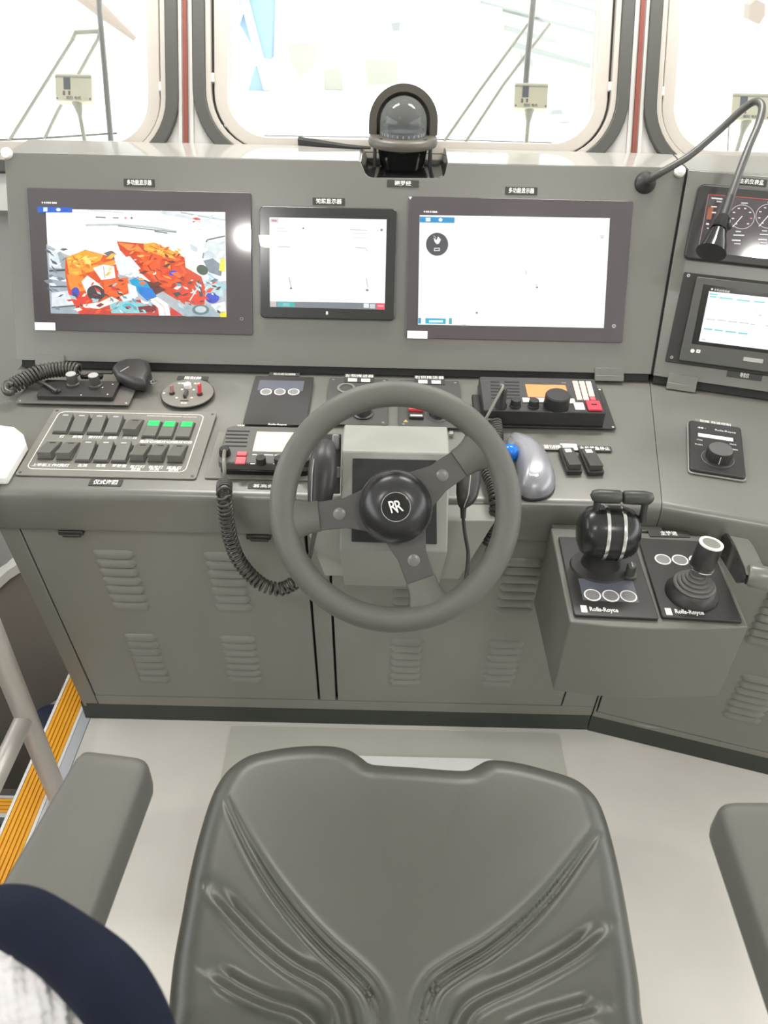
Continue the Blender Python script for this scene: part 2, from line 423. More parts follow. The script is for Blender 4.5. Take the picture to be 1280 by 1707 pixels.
# black joint between the sections
_t = -atan2(xm(wv(PV_))-xm(wv(VB)), PV_-VB)
obj('joint_seal', MB().box(-.0022, .0022, 0, PV_-VB, -.02, -.001), DARKGAP, helm, W=P.mat(xm(wv(VB)), VB, 0) @ Matrix.Rotation(_t, 4, 'Z'))

# cabinet faces
def face(fr, name, u0, u1, v0, v1, parent, m=GREYD, th=.014, g=.0017):
    return obj(name, MB().box(u0+g, u1-g, v0+g, v1-g, -th, 0), m, parent, W=fr.mat(), bevel=.0012)
uL = (CF.px(42, 897).x+CF.px(158, 1163).x)/2; uA = (CF.px(518, 1010).x+CF.px(531, 1163).x)/2
uB = (CF.px(553, 1010).x+CF.px(563, 1165).x)/2; uR = CF.px(941, 1160).x; vD = CF.px(560, 1168).y
xe = lambda v: xm(FB+(FT-FB)*v/FV)
u0 = CF.px(146, 1188).x
face(CF, 'side_stile', u0-.002, uL, 0, FV, helm)
doorL = face(CF, 'cabinet_door', uL, uA, vD, FV, helm)
face(CF, 'centre_stile', uA+.0022, uB-.0022, vD, FV, helm)
doorR = face(CF, 'cabinet_door', uB, uR, vD, FV, helm)
def face_poly(fr, name, pts, parent): return obj(name, MB().prism(pts, -.014, 0), GREYD, parent, W=fr.mat(), bevel=.0008)
face_poly(CF, 'side_stile', [(uR+.0017, vD), (xe(vD)-.0012, vD), (xe(FV)-.0012, FV), (uR+.0017, FV)], helm)
face_poly(CF, 'bottom_rail', [(uL, 0), (xe(0)-.0012, 0), (xe(vD)-.0012, vD-.0017), (uL, vD-.0017)], helm)
obj('side_panel', ext([(FT+.004, .702), (FB+.004, KZ), (FB+.012, .002), (.62, .002), (.62, .702)], 1, e0=u0-.003, e1=u0+.004), GREYD, helm, W=ID)
u2 = CF2.px(999, 1172).x; v2 = CF2.px(993, 1186).y
ue = lambda v: um(FB+(FT-FB)*v/FV)
face_poly(CF2, 'side_stile', [(ue(v2)+.0012, v2), (u2-.0017, v2), (u2-.0017, FV), (ue(FV)+.0012, FV)], wing)
door2 = face(CF2, 'cabinet_door', u2, .62, v2, FV, wing)
face_poly(CF2, 'bottom_rail', [(ue(0)+.0012, 0), (.62, 0), (.62, v2-.0017), (ue(v2)+.0012, v2-.0017)], wing)
sc = MB().tube([(*CF2.px(x, y), .0) for x, y in ((1056, 1206), (1070, 1209), (1085, 1212), (1101, 1213))], [.0005, .002, .002, .0005], 6, sy=.15)
obj('scuff_mark', sc, PALEI, wing, W=CF2.mat())

def louvres(door, fr, q, n=7):
    """a vent of pressed louvres: long rounded bumps, open along the lower edge"""
    c, w, h = fr.rect(q); pitch = h/(n-1+.62); mb = MB()
    for k in range(n):
        y = c.y-h/2+pitch*(k+.31); L = w/2; hh = pitch*.36
        rows = []
        for (s, z) in ((1.0, .0001), (.75, .0035), (.2, .007), (-.5, .0085), (-.85, .0075)):
            row = []
            for i in range(13):
                t = -1+2*i/12; e = sqrt(max(0, 1-abs(t)**7))
                row.append((c.x+t*L, y+s*hh*(.35+.65*e), z*(.02+.98*e)))
            rows.append(row)
        vs = [p for r in rows for p in r]
        fs = [(j*13+i+1, j*13+i, (j+1)*13+i, (j+1)*13+i+1) for j in range(4) for i in range(12)]
        mb.add(vs, [f[::-1] for f in fs])
        mb.add([(c.x-L*.8, y-hh*.84, .0004), (c.x+L*.8, y-hh*.84, .0004), (c.x+L*.86, y-hh*.84, .0055), (c.x-L*.86, y-hh*.84, .0055)], [(0, 1, 2, 3)], 1)
    o = obj('louvre_vent', mb, [GREYD, DARKGAP], door, W=fr.mat(), smooth=60)
    return o
louvres(doorL, CF, [(158, 917), (224, 918), (248, 1012), (184, 1012)])
louvres(doorL, CF, [(343, 920), (408, 922), (419, 1014), (354, 1014)])
louvres(doorL, CF, [(211, 1057), (264, 1057), (281, 1133), (227, 1132)])
louvres(doorL, CF, [(365, 1060), (425, 1061), (437, 1134), (380, 1134)])
louvres(doorR, CF, [(650, 1064), (704, 1065), (704, 1140), (649, 1138)])
louvres(doorR, CF, [(813, 1068), (866, 1069), (864, 1142), (804, 1141)])
louvres(doorR, CF, [(838, 931), (900, 932), (893, 1021), (826, 1020)])
louvres(doorR, CF, [(655, 925), (715, 926), (712, 1018), (653, 1017)])
louvres(door2, CF2, [(1230, 1124), (1300, 1133), (1275, 1205), (1207, 1192)])
louvres(door2, CF2, [(1270, 985), (1340, 995), (1315, 1080), (1248, 1066)])
for x, y in ((112, 899), (428, 908)):
    p = hit(x, y, Vector((0, 0, .698)), ZU)
    mb = MB().box(-.024, .024, -.012, .02, -.006, .005); mb.box(-.016, .02, -.015, -.011, -.0085, -.002)
    obj('door_latch', mb, BLACK, helm, W=Matrix.Translation((p.x, CY+.012, .699)), bevel=.002)
# clips holding the panel foot
for fr, x0, y0, x1, y1, par in ((P, 60, 590, 108, 610, helm), (P, 991, 612, 1039, 636, helm), (P2, 1112, 622, 1161, 652, wing)):
    c, w, h = fr.rect([(x0, y0+1), (x1, y0+2 if fr is P else y0+5), (x1, y1), (x0, y1-3)])
    mb = MB().box(-w/2, w/2, -h/2, h/2, -.003, .004); mb.box(-w/2, w/2, -h/2-.001, -h*.1, .0035, .0065)
    obj('hinge_tab', mb, GREY, par, W=fr.mat(c.x, c.y, 0), bevel=.001)
# white round corner knobs
for fr, x, y, par in ((P, 12, 256, helm), (P2, 1133, 286, wing)):
    c = fr.px(x, y); mb = MB().lathe([(.0, .0105), (.006, .0105), (.0105, .008), (.012, .003), (.012, -.001)][::-1], 24)
    mb.cyl(0, 0, .0045, .0104, .0125, 16)
    obj('corner_knob', mb, WHITEP, par, W=fr.mat(c.x, c.y, 0))

def nameplate(fr, q, st, par, fill=.68, frac=.8, m=None, size=None, inkm=None):
    c, w, h = fr.rect(q)
    o = obj('nameplate', MB().prism(rrect(w, h, h*.1, 3), 0, .0012), m or TAGB, par, W=fr.mat(c.x, c.y, 0))
    s = size or h*fill*1.05
    n = len(st); mb = MB().text(st, s, 0, 0, .0012, th=.0001, bold=s*.018)
    xs = [v[0] for v in mb.v]; ww = max(xs)-min(xs); k = min(3, w*frac/ww); mb.v = [(v[0]*k, v[1], v[2]) for v in mb.v]
    obj('lettering', mb, inkm or WHITEI, o, M=ID, smooth=0)
    return o
nameplate(P, [(206, 298), (258, 299), (258, 312), (207, 311)], '多功能显示器', helm)
nameplate(P, [(521, 329.5), (575, 330.5), (575, 343), (521, 342)], '舵桨显示器', helm)
nameplate(P, [(842, 311.5), (896, 312.5), (895, 326), (842, 324.5)], '多功能显示器', helm)
nameplate(P, [(645, 300), (698, 300.5), (698, 312.5), (645, 312)], '磁罗经', helm, frac=.52)
nameplate(D, [(151, 799), (205, 800), (202, 811), (147, 810)], '仪式海图', helm, frac=.74)
nameplate(D, [(296, 627.5), (348, 628), (347, 634.5), (295, 634)], '雨刮器', helm, frac=.55)
nameplate(D, [(414, 807), (466, 807.5), (466, 816), (413, 815)], '甚高频', helm, frac=.7)
nameplate(D, [(902, 741), (938, 742), (938, 751), (903, 750)], '首侧推', helm, m=PLATEG)
nameplate(D, [(962, 743), (1019, 745.5), (1020, 754), (963, 751.5)], '主机紧急停止', helm, frac=.88)
nameplate(D, [(934, 740), (962, 741), (962, 751), (934, 750.5)], '一', helm, m=STICK, frac=.05, inkm=WHITEK)
nameplate(P2, [(1228, 296.5), (1278, 299), (1278, 312), (1227, 308)], '主机仪表盘', wing)
nameplate(P2, [(1212, 617), (1270, 624), (1270, 636), (1211, 628)], '导航仪', wing, frac=.26)
# ------------------------------------------------------------------ the room
from mathutils.geometry import tessellate_polygon
def holed(mb, outer, hole, z0, z1, m=0, M=None):
    loops = [[Vector((p[0], p[1], 0)) for p in outer], [Vector((p[0], p[1], 0)) for p in hole]]
    tri = tessellate_polygon(loops); pts = [p for l in loops for p in l]; n = len(pts)
    vs = [(p.x, p.y, z1) for p in pts]+[(p.x, p.y, z0) for p in pts]; fs = []
    for a, b, c in tri:
        if (pts[b]-pts[a]).cross(pts[c]-pts[a]).z < 0: a, b = b, a
        fs += [(a, b, c), (a+n, c+n, b+n)]
    for lo, k in ((0, len(outer)), (len(outer), len(hole))):
        for i in range(k):
            a, b = lo+i, lo+(i+1) % k; fs.append((a, b, b+n, a+n))
    mb.add(vs, fs, m, M)

VT = .98; drift = 0.0
VB0 = -.06
uB1 = WF.px(309, 120).x; uB2 = WF.px(1056, 245).x
WF2 = Frame(WF.o+WF.ex*uB2, (1, 0, 0), (0, sin(WLEAN), cos(WLEAN)))
gl, gr = WF.px(321.5, 60).x, WF.px(1054, 60).x
gl = WF.px(321.5, 60).x; gb = WF.px(690, 289).y; RAD = .172
lr = WF.px(297.5, 60).x; lb = WF.px(150, 293).y
rl = WF2.px(1079, 60).x; rb = WF2.px(1180, 306).y
GW, FW = .029, .046
wins = [(WF, gl, gr, gb), (WF, lr-(gr-gl), lr, lb), (WF2, rl, rl+(gr-gl), rb)]
front = MB(); right = MB()
front_cells = [[(uB1, VB0), (uB2, VB0), (uB2+drift, VT), (uB1, VT)], [(uB1-1.1, VB0-.1), (uB1, VB0-.1), (uB1, VT), (uB1-1.1, VT)]]
for (fr, a, b, bo), cell, mbw in zip(wins, front_cells+[[(0, VB0-.1), (1.25, VB0-.1), (1.25, VT), (-drift, VT)]], (front, front, right)):
    top = VT-.06; w, h = b-a, top-bo
    hole = rrect(w-.02, h-.02, RAD-.01, 8, (a+b)/2, (bo+top)/2)
    cell = [list(p) for p in cell]
    lo = min(bo-.03, cell[0][1]); cell[0][1] = cell[1][1] = lo
    holed(mbw, cell, hole, -.05, 0, 0, fr.mat())
front.box(-2.4, uB2+.05, LEDGE_Y+.015, LEDGE_Y+.06, -1.2, LEDGE_Z-.03, 0)
front.box(-2.4, 1.6, 2.44, 2.5, 2.09, 2.35, 0)
struct('wall_front', front, WALLW)
rb_ = MB(); right.box(0, 1.3, -.06, -.015, -2.5, -.05, 0, Matrix.Identity(4)) if False else None
for i, (u, v) in enumerate(((0, 0),)):
    q = [WF2.o, WF2.o+Vector((1.3, 0, 0))]
    n = Vector((0, 1, 0))
    vs = [tuple(p+n*d+ZU*z) for z in (-2.4, -.03) for d in (.02, .06) for p in q]
    right.add(vs, [(0, 2, 3, 1), (4, 5, 7, 6), (0, 1, 5, 4), (2, 6, 7, 3), (0, 4, 6, 2), (1, 3, 7, 5)])
struct('wall_right', right, WALLW)
for i, (fr, a, b, bo) in enumerate(wins):
    root = bpy.data.objects.new('window_%d' % (i+1), None); COL.objects.link(root)
    top = VT-.06; w, h = b-a, top-bo; M = fr.mat((a+b)/2, (bo+top)/2, 0)
    root.matrix_world = M; WM[root.name] = M; root['kind'] = 'structure'
    def ringmb(inset0, inset1, z0, z1, n=10):
        o = rrect(w-2*inset0, h-2*inset0, RAD-inset0, n); k = rrect(w-2*inset1, h-2*inset1, max(.02, RAD-inset1), n)
        mb = MB(); N = len(o)
        vs = [(p[0], p[1], z0) for p in o]+[(p[0], p[1], z1) for p in o]+[(p[0], p[1], z1) for p in k]+[(p[0], p[1], z0) for p in k]
        fs = []
        for j in range(N):
            q = (j+1) % N
            for l in range(4): m2 = (l+1) % 4; fs.append((l*N+j, l*N+q, m2*N+q, m2*N+j))
        return mb.add(vs, fs)
    obj('gasket', ringmb(0, GW, .0, .012), GASK, root, M=ID, bevel=.003)
    obj('frame', ringmb(GW, GW+.012, -.05, .006), FRAMEW, root, M=ID, bevel=.001)
    obj('frame_groove', ringmb(GW+.0125, GW+.0165, -.055, -.012), BLACKM, root, M=ID)
    obj('frame', ringmb(GW+.017, GW+FW, -.06, -.006), FRAMEW, root, M=ID, bevel=.002)
    obj('pane', MB().prism(rrect(w-2*GW-2*FW+.01, h-2*GW-2*FW+.01, .07, 8), -.05, -.044), GLASS, root, M=ID)
    for s in (-1, 1):
        obj('frame_stud', MB().box(-.004, .004, -.009, .009, -.02, .0), WHITEP, root, M=Matrix.Translation((s*(w/2-GW-.014), -h/2+.2, 0)))
# mullion strips
def strip(n, fr, p0, p1, w, h0, h1, m):
    d = Vector(p1)-Vector(p0); a = atan2(d.x, d.y)
    return struct(n, MB().box(-w/2, w/2, 0, d.length, h0, h1), m, None, fr.mat(p0[0], p0[1], 0) @ Matrix.Rotation(-a, 4, 'Z'))
strip('trim_1', WF, (uB1, VB0), (uB1+.003, VT), .010, 0, .006, REDST)
strip('trim_2', WF, (uB2, VB0), (uB2+drift, VT), .010, 0, .006, REDST)
strip('trim_3', WF, (uB1-.012, VB0), (uB1-.009, VT), .008, 0, .004, WALLW)
strip('trim_4', WF, (uB1+.014, VB0), (uB1+.017, VT), .008, 0, .004, WALLW)
strip('trim_5', WF, (uB2-.013, VB0), (uB2+drift-.013, VT), .008, 0, .004, WALLW)
strip('trim_6', WF2, (.012, VB0), (-drift+.012, VT), .008, 0, .004, WALLW)

# floor with the stairwell at its left
nx0, nx1 = -.853, -.776                                     # the yellow nosing along the stairwell
FX0 = nx1+.028
struct('floor', MB().box(FX0, 2.4, -2.2, 2.1, -.05, 0), FLOORM)
nos = thing('step_nosing', 'yellow ribbed step nosing running along the stairwell edge beside the console', 'step nosing', Matrix.Translation(((nx0+nx1)/2, .6, 0)))
mb = MB()
W_ = (nx1-nx0)-.014
mb.box(-W_/2, W_/2, -1.4, .87, -.03, .000, 1)
for k in range(6):
    x = -W_/2+W_*(k+.5)/6; mb.box(x-W_*.055, x+W_*.055, -1.4, .87, -.01, .0022, 0)
obj('ribbed_strip', mb, [YELL, YELLD], nos, M=ID)
e = MB().box(-W_/2-.007, -W_/2, -1.4, .87, -.04, .003); e.box(W_/2, W_/2+.007, -1.4, .87, -.03, .003)
obj('edge_trim', e, WHITEP, nos, M=ID)
f = MB().box(W_/2+.0075, W_/2+.034, -1.4, .70, -.03, .0015)
obj('floor_edge_strip', f, ALU, nos, M=ID)
wl = MB(); wl.box(-2.06, -2.0, -2.2, 2.0, -1.2, 1.15); wl.box(-2.06, -2.0, -2.2, 2.4, 1.95, 2.32)
struct('wall_left', wl, WALLG)
wl = MB(); wl.box(2.4, 2.46, -2.2, 2.0, -1.2, 1.15); wl.box(2.4, 2.46, -2.2, 2.4, 1.95, 2.32)
struct('wall_starboard', wl, WALLP)
# stairwell
sw = MB(); sw.box(-2.0, -.84, -2.2, 2.0, -1.22, -1.2); sw.box(FX0-.012, FX0, -2.2, 1.3, -1.2, -.05); sw.box(-.86, -.85, -2.2, 1.55, -1.2, -.031)
struct('floor_lower', sw, STAIRD)
# bulkhead left of the console, with its capping
BW = Frame((0, 1.52, 0), (1, 0, 0), (0, 0, 1))
cap = [BW.px(x, y) for x, y in ((-40, 1003), (0, 978), (20, 960), (45, 944), (80, 928))]
cap = [Vector((-1.9, cap[0].y-.12))]+cap+[Vector((-.80, cap[-1].y+.03))]
struct('wall_stairwell', MB().prism([(p.x, p.y) for p in cap]+[(-.80, -1.2), (-1.9, -1.2)], -.05, 0), WALLG, None, BW.mat())
tr = MB()
for i in range(len(cap)-1):
    a, b = cap[i], cap[i+1]
    tr.add([(a.x, a.y, .012), (b.x, b.y, .012), (b.x, b.y+.028, .012), (a.x, a.y+.028, .012), (a.x, a.y, -.062), (b.x, b.y, -.062), (b.x, b.y+.028, -.062), (a.x, a.y+.028, -.062)],
           [(0, 1, 2, 3), (3, 2, 6, 7), (4, 7, 6, 5), (0, 4, 5, 1)])
struct('trim_7', tr, WALLP, None, BW.mat())
# lower stair step with its own nosing
zt = -.26; t0 = hit(0, 1331, Vector((0, 0, zt)), ZU); t1 = hit(0, 1356, Vector((0, 0, zt)), ZU)
stp = thing('stair_step', 'lower stair step with an orange yellow nosing, seen below the handrail', 'step', Matrix.Translation((-1.2, t1.y, zt)))
obj('tread', MB().box(-.6, .34, -.004, .075, -.03, -.002), STAIRD, stp, M=ID)
mb = MB().box(-.6, .34, 0, t0.y-t1.y, -.02, .0, 1)
for k in range(4):
    y = (t0.y-t1.y)*(k+.5)/4; mb.box(-.6, .34, y-.004, y+.004, -.01, .002, 0)
obj('ribbed_strip', mb, [YELL, YELLD], stp, M=ID)
mb = MB().box(-.6, .34, -.012, 0, -.03, .002); mb.box(-.6, .34, t0.y-t1.y, t0.y-t1.y+.008, -.02, .002)
obj('edge_trim', mb, ALU, stp, M=ID)

# handrail
pb = hit(105, 1347, Vector((0, 0, 0)), ZU)
rail = thing('handrail', 'grey painted tube handrail standing at the stairwell edge left of the seat', 'handrail', Matrix.Translation(pb))
obj('post', MB().tube([(0, 0, .003), (0, 0, .5), (0, 0, .98)], .0215, 20), RAILM, rail, M=ID)
mj = hit(43, 1192, pb, Vector((1, 0, 0)))-pb
obj('middle_rail', MB().tube([(0, -.015, mj.z), (0, -.3, mj.z), (0, -.9, mj.z)], .0185, 20), RAILM, rail, M=ID)
obj('top_rail', MB().tube([(0, .02, .98), (0, -.3, .98), (0, -.9, .98)], .0215, 20), RAILM, rail, M=ID)
obj('end_post', MB().tube([(0, -.9, .003), (0, -.9, .98)], .0215, 20), RAILM, rail, M=ID)
obj('base_flange', MB().lathe([(.036, .0025), (.036, .008), (.022, .011)], 24), RAILM, rail, M=ID)
# small rail and blue drum below the floor edge
zr = -.16
a = [hit(x, y, Vector((0, 0, zr)), ZU) for x, y in ((62, 1206), (74, 1190), (90, 1175), (106, 1167), (116, 1163))]
hr = tag(obj('stair_handrail', MB().tube(spline([a[0]+Vector((-.06, -.08, -.02))]+a+[a[-1]+Vector((.0, .04, -.25))], 5), .0085, 12), RAILM), 'thin grey bent rail beside the blue drum below the step edge', 'handrail')
c = hit(88, 1194, Vector((0, 0, -.09)), ZU)-Vector((.012, 0, 0))
dr = thing('drum', 'dark blue drum standing low in the stairwell behind the yellow nosing', 'drum', Matrix.Translation((c.x, c.y, -1.2)))
obj('body', MB().lathe([(.05, .0), (.052, .1), (.055, .11), (.052, .12), (.052, .5), (.055, .51), (.052, .52), (.052, 1.08), (.046, 1.10)], 28), NAVYD, dr, M=ID)
obj('lid', MB().lathe([(.043, 1.10), (.043, 1.108), (.038, 1.11)], 28), NAVYD, dr, M=ID)

mc, mw, mh = G0.rect([(386, 1210), (933, 1226), (945, 1295), (371, 1285)])
mt = MB().prism(rrect(mw, 1.05, .01, 3), .0, .002)
tag(obj('floor_mat', mt, MATM, W=Matrix.Translation((mc.x, 1.262-.525, .0004))), 'thin grey floor mat lying between the console and the seat', 'mat')

# ceiling and lamps
struct('ceiling', MB().box(-2.4, 2.4, -2.2, 2.52, 2.32, 2.38), CEIL)
def ceil_lamp(x, y, w, l, label, power):
    t = thing('ceiling_light', label, 'ceiling light', Matrix.Translation((x, y, 2.32)), 'ceiling lights over the helm')
    obj('housing', MB().box(-w/2-.02, w/2+.02, -l/2-.02, l/2+.02, -.03, -.001), WHITEP, t, M=ID)
    obj('diffuser', MB().box(-w/2, w/2, -l/2, l/2, -.036, -.0305), LENSW, t, M=ID)
    L = bpy.data.lights.new('lamp', 'AREA'); L.shape = 'RECTANGLE'; L.size = w; L.size_y = l; L.energy = power; L.color = (1, .97, .93)
    o = bpy.data.objects.new('lamp', L); COL.objects.link(o); o.location = (x, y, 2.275)
BACKH = 2.3; LAMP_A, DESK_FILL = 8, 17; WORLD_LO, WORLD_HI, EXPOSURE = 4.6, 5.4, 0.0
def mirror_spot(fr, x, y, zc):
    d = ray(x, y); p = hit(x, y, fr.o, fr.ez); r = d-fr.ez*(2*d.dot(fr.ez)); return p+r*((zc-p.z)/r.z)
l1 = mirror_spot(P, 415, 392, 2.29); l2 = mirror_spot(P2, 1262, 428, 2.29); print('LAMPS', l1, l2)
struct('wall_back', MB().box(-2.4, 2.4, -2.26, -2.2, -1.2, BACKH), WALLP)
ceil_lamp(l1.x, l1.y, .06, .06, 'small square ceiling light above and left of the seat', LAMP_A)
ceil_lamp(l2.x, l2.y, .06, .06, 'small square ceiling light above and right of the seat', LAMP_A)
ceil_lamp(-.55, 1.98, .6, .2, 'added unseen long fill light above the left half of the console desk', DESK_FILL)  # added lamp, out of view, to brighten the desk tops and ledge
ceil_lamp(.6, 1.98, .6, .2, 'added unseen long fill light above the right half of the console desk', DESK_FILL)  # its added twin, likewise a fill for the right-hand desk

# ------------------------------------------------------------------ outside the windows
OH = -.13
def wpx(fr, x, y, h=OH): p = fr.px(x, y, h); return Vector((p.x, p.y, h))
def sensor_box(fr, q, foot, label, disp):
    c, w, h = fr.rect(q, OH)
    t = thing('wiper_motor_box', label, 'wiper motor box', fr.mat(c.x, c.y, OH), 'cream wiper motor boxes outside the windows')
    obj('housing', MB().prism(rrect(w, h, .004, 3), -.03, 0), CREAM, t, M=ID, bevel=.002)
    mb = MB().box(-w/2+.001, w/2-.001, h/2-.010, h/2-.006, 0, .0008); obj('lid_seam', mb, WIPERP, t, M=ID)
    d = MB().box(w*(disp-.5)-w*.09, w*(disp-.5)+w*.09, -h*.08, h*.36, 0, .0012); obj('display_window', d, OUTD if False else SLATE, t, M=ID)
    lt = MB(); lt.box(w*(disp-.5)-w*.12, w*(disp-.5)-w*.06, -h*.30, -h*.14, 0, .001); lt.box(w*(disp-.5)+w*.03, w*(disp-.5)+w*.08, -h*.28, -h*.14, 0, .001)
    obj('terminal', lt, OUTO, t, M=ID)
    l2 = MB().text('雨刮 电机', h*.14, 0, -h*.40, 0, th=.0003); obj('lettering', l2, SLATE, t, M=ID, smooth=0)
    for s in (-1, 1): obj('screw', MB().cyl(s*(w/2-.005), -h/2+.005, .0022, 0, .0012, 10), WIPER, t, M=ID)
    f = fr.px(*foot, OH)-c
    obj('stem', MB().tube([(f.x*.05, -h/2+.002, -.015), (f.x*.3, -h/2-.012, -.015), (f.x*.45, -h/2-.03, -.015), (f.x, f.y, -.015)], [.012, .010, .0055, .0055], 12), WIPERP, t, M=ID)
    return t
sensor_box(WF, [(88, 122), (149, 124), (157, 169), (95, 167)], (138, 236), 'cream wiper motor box on a stem outside the left window', .33)
sensor_box(WF, [(857, 138), (914, 138), (913, 180), (857, 180)], (878, 246), 'cream wiper motor box on a stem outside the middle window', .33)
sensor_box(WF2, [(1224, 154), (1288, 156), (1282, 201), (1215, 197)], (1228, 262), 'cream wiper motor box outside the right window behind the gooseneck', .3)
def wiper(name, label, fr, runs, h=OH-.06):
    o0 = wpx(fr, *runs[0][0][0], h)
    t = thing(name, label, 'wiper', fr.mat(o0.x, o0.y, h))
    for nm, pts, r, m in [(x[1], x[0], x[2], x[3]) for x in runs]:
        pp = [wpx(fr, x, y, h)-o0 for x, y in pts]
        obj(nm, MB().tube(pp, r, 10), m, t, M=ID)
    return t
wiper('wiper_post', 'dark grey upright wiper post outside the left window', WF, [([(163, -60), (166, 20), (176, 130), (185, 236)], 'post', .0075, WIPER)], OH-.02)
wiper('windscreen_wiper', 'pale two-armed wiper frame leaning outside the left window', WF,
      [([(121, 66), (12, 240)], 'arm', .0045, WIPERP), ([(165, 62), (134, 118), (96, 186), (74, 232)], 'arm', .0045, WIPERP), ([(121, 66), (126, 54), (165, 52), (165, 62)], 'crossbar', .006, WIPERP), ([(-20, 234), (60, 231), (195, 222)], 'blade', .0028, WIPER)])
wiper('wiper_post', 'grey upright wiper post above the cream box outside the middle window', WF, [([(895, -60), (889, 0), (880, 90), (876, 142)], 'post', .0075, WIPER)], OH-.02)
wiper('windscreen_wiper', 'pale two-armed wiper leaning right outside the middle window', WF,
      [([(880, 40), (800, 150), (733, 246)], 'arm', .0042, WIPERP), ([(916, 40), (840, 140), (770, 246)], 'arm', .0042, WIPERP), ([(440, 226), (620, 229), (920, 238)], 'blade', .0016, WIPER)])
wiper('wiper_post', 'thin pale wiper post outside the right window', WF2, [([(1215, 205), (1212, 262)], 'post', .0022, WIPERP)], OH-.02)

GZ = -1.0; GP = Vector((0, 0, GZ))
def far(x, y, yb):
    """point above the quay at the distance where the sight line (x, yb) meets the ground"""
    b = hit(x, yb, GP, ZU); r = ray(x, y); return EYE+r*(b.y/r.y), b
struct('floor_quay', MB().box(-60, 60, 2.75, 90, GZ-.2, GZ), DECK)
struct('floor_foredeck', MB().box(-2.6, 2.6, 2.02, 2.7, .55, .6), DECK)
def slab(mb, pts, yb, th, m=0):
    """a flat piece of a far building, drawn at its distance and given thickness"""
    v = [far(x, y, yb)[0] for x, y in pts]
    yy = sum(p.y for p in v)/len(v)
    loc = []
    for (x, y) in pts:
        r = ray(x, y); p = EYE+r*(yy/r.y); loc.append((p.x, p.z))
    if area(loc) > 0: loc = loc[::-1]
    n = len(loc)
    mb.add([(a, yy, b) for a, b in loc]+[(a, yy+th, b) for a, b in loc], [list(range(n))[::-1], list(range(n, 2*n))]+[(i, (i+1) % n, (i+1) % n+n, i+n) for i in range(n)], m)
def outthing(name, label, cat, parts):
    root = None
    for nm, polys, yb, th, m in parts:
        mb = MB()
        for q in polys: slab(mb, q, yb, th)
        if root is None:
            y = sum(v[1] for v in mb.v)/len(mb.v); x = sum(v[0] for v in mb.v)/len(mb.v)
            root = thing(name, label, cat, Matrix.Translation((x, y, GZ)))
        obj(nm, mb, m, root, W=ID)
outthing('crane_leg', 'blue steel crane leg with white bracing far outside, left in middle window', 'crane', [
    ('panel', [[(398, -60), (456, -60), (452, 100), (430, 96), (398, 40)], [(412, 152), (440, 152), (436, 118), (424, 112)]], 152, .5, OUTB),
    ('brace', [[(396, -20), (408, -20), (452, 150), (440, 150)], [(352, 150), (358, 150), (420, -20), (412, -20)]], 153, .2, OUTW)])
outthing('workshop_building', 'pale workshop front with grey openings far beyond the compass', 'building', [
    ('wall', [[(462, -60), (775, -60), (775, 152), (462, 152)]], 150, 1.0, OUTW),
    ('opening', [[(690, 100), (745, 98), (748, 152), (720, 150), (694, 128)]], 151, .1, OUTD),
    ('opening', [[(606, 68), (742, 66), (738, 82), (606, 80)]], 151, .1, OUTD),
    ('opening', [[(606, 98), (662, 98), (664, 140), (612, 142)]], 151, .1, OUTY),
    ('opening', [[(540, 118), (566, 112), (572, 150), (540, 150)]], 151, .1, OUTY),
    ('opening', [[(480, 74), (526, 72), (524, 110), (500, 130), (484, 100)]], 151, .1, OUTY),
    ('opening', [[(650, 38), (668, 36), (666, 52), (655, 53)], [(688, 48), (720, 36), (734, 56), (704, 58)]], 151, .1, OUTD)])
outthing('corrugated_shed', 'pale green corrugated shed roof far outside, right in middle window', 'shed', [
    ('wall', [[(800, -60), (1010, -60), (1010, 150), (800, 150)]], 146, 1.0, OUTW),
    ('sheet', [[(x0+3*i, y-2), (x1, y-2+.26*(x1-x0)), (x1, y+w_-2+.26*(x1-x0)), (x0+3*i, y+w_)] for i, (x0, x1, y, w_) in enumerate(((800, 900, 2, 4), (835, 990, 14, 6), (870, 1000, -14, 5), (832, 930, 44, 7), (905, 1000, 34, 4), (838, 985, 70, 9), (850, 890, 92, 12), (905, 1000, 64, 5), (930, 1000, 96, 6), (840, 905, 22, 3)))], 147, .1, OUTG)])
outthing('boat', 'small pale boat hull far outside behind the middle wiper box', 'boat', [
    ('hull', [[(912, 206), (962, 200), (956, 190), (914, 192)]], 206, .5, OUTW), ('cabin', [[(916, 192), (940, 190), (936, 182), (922, 183)]], 206, .4, OUTD)])
outthing('orange_buoy', 'pale orange buoy shape far outside the right window', 'buoy', [
    ('body', [[(1250, 8), (1262, -2), (1276, 6), (1276, 26), (1266, 42), (1248, 32)]], 120, .4, OUTO)])
b0, b1 = far(112, -30, 150)[0], far(226, 66, 150)[0]
tag(obj('derrick_boom', MB().tube([b0, b0.lerp(b1, .5), b1], [.16, .13, .05], 10), OUTO), 'pale tan boom slanting down far outside the left window', 'boom')
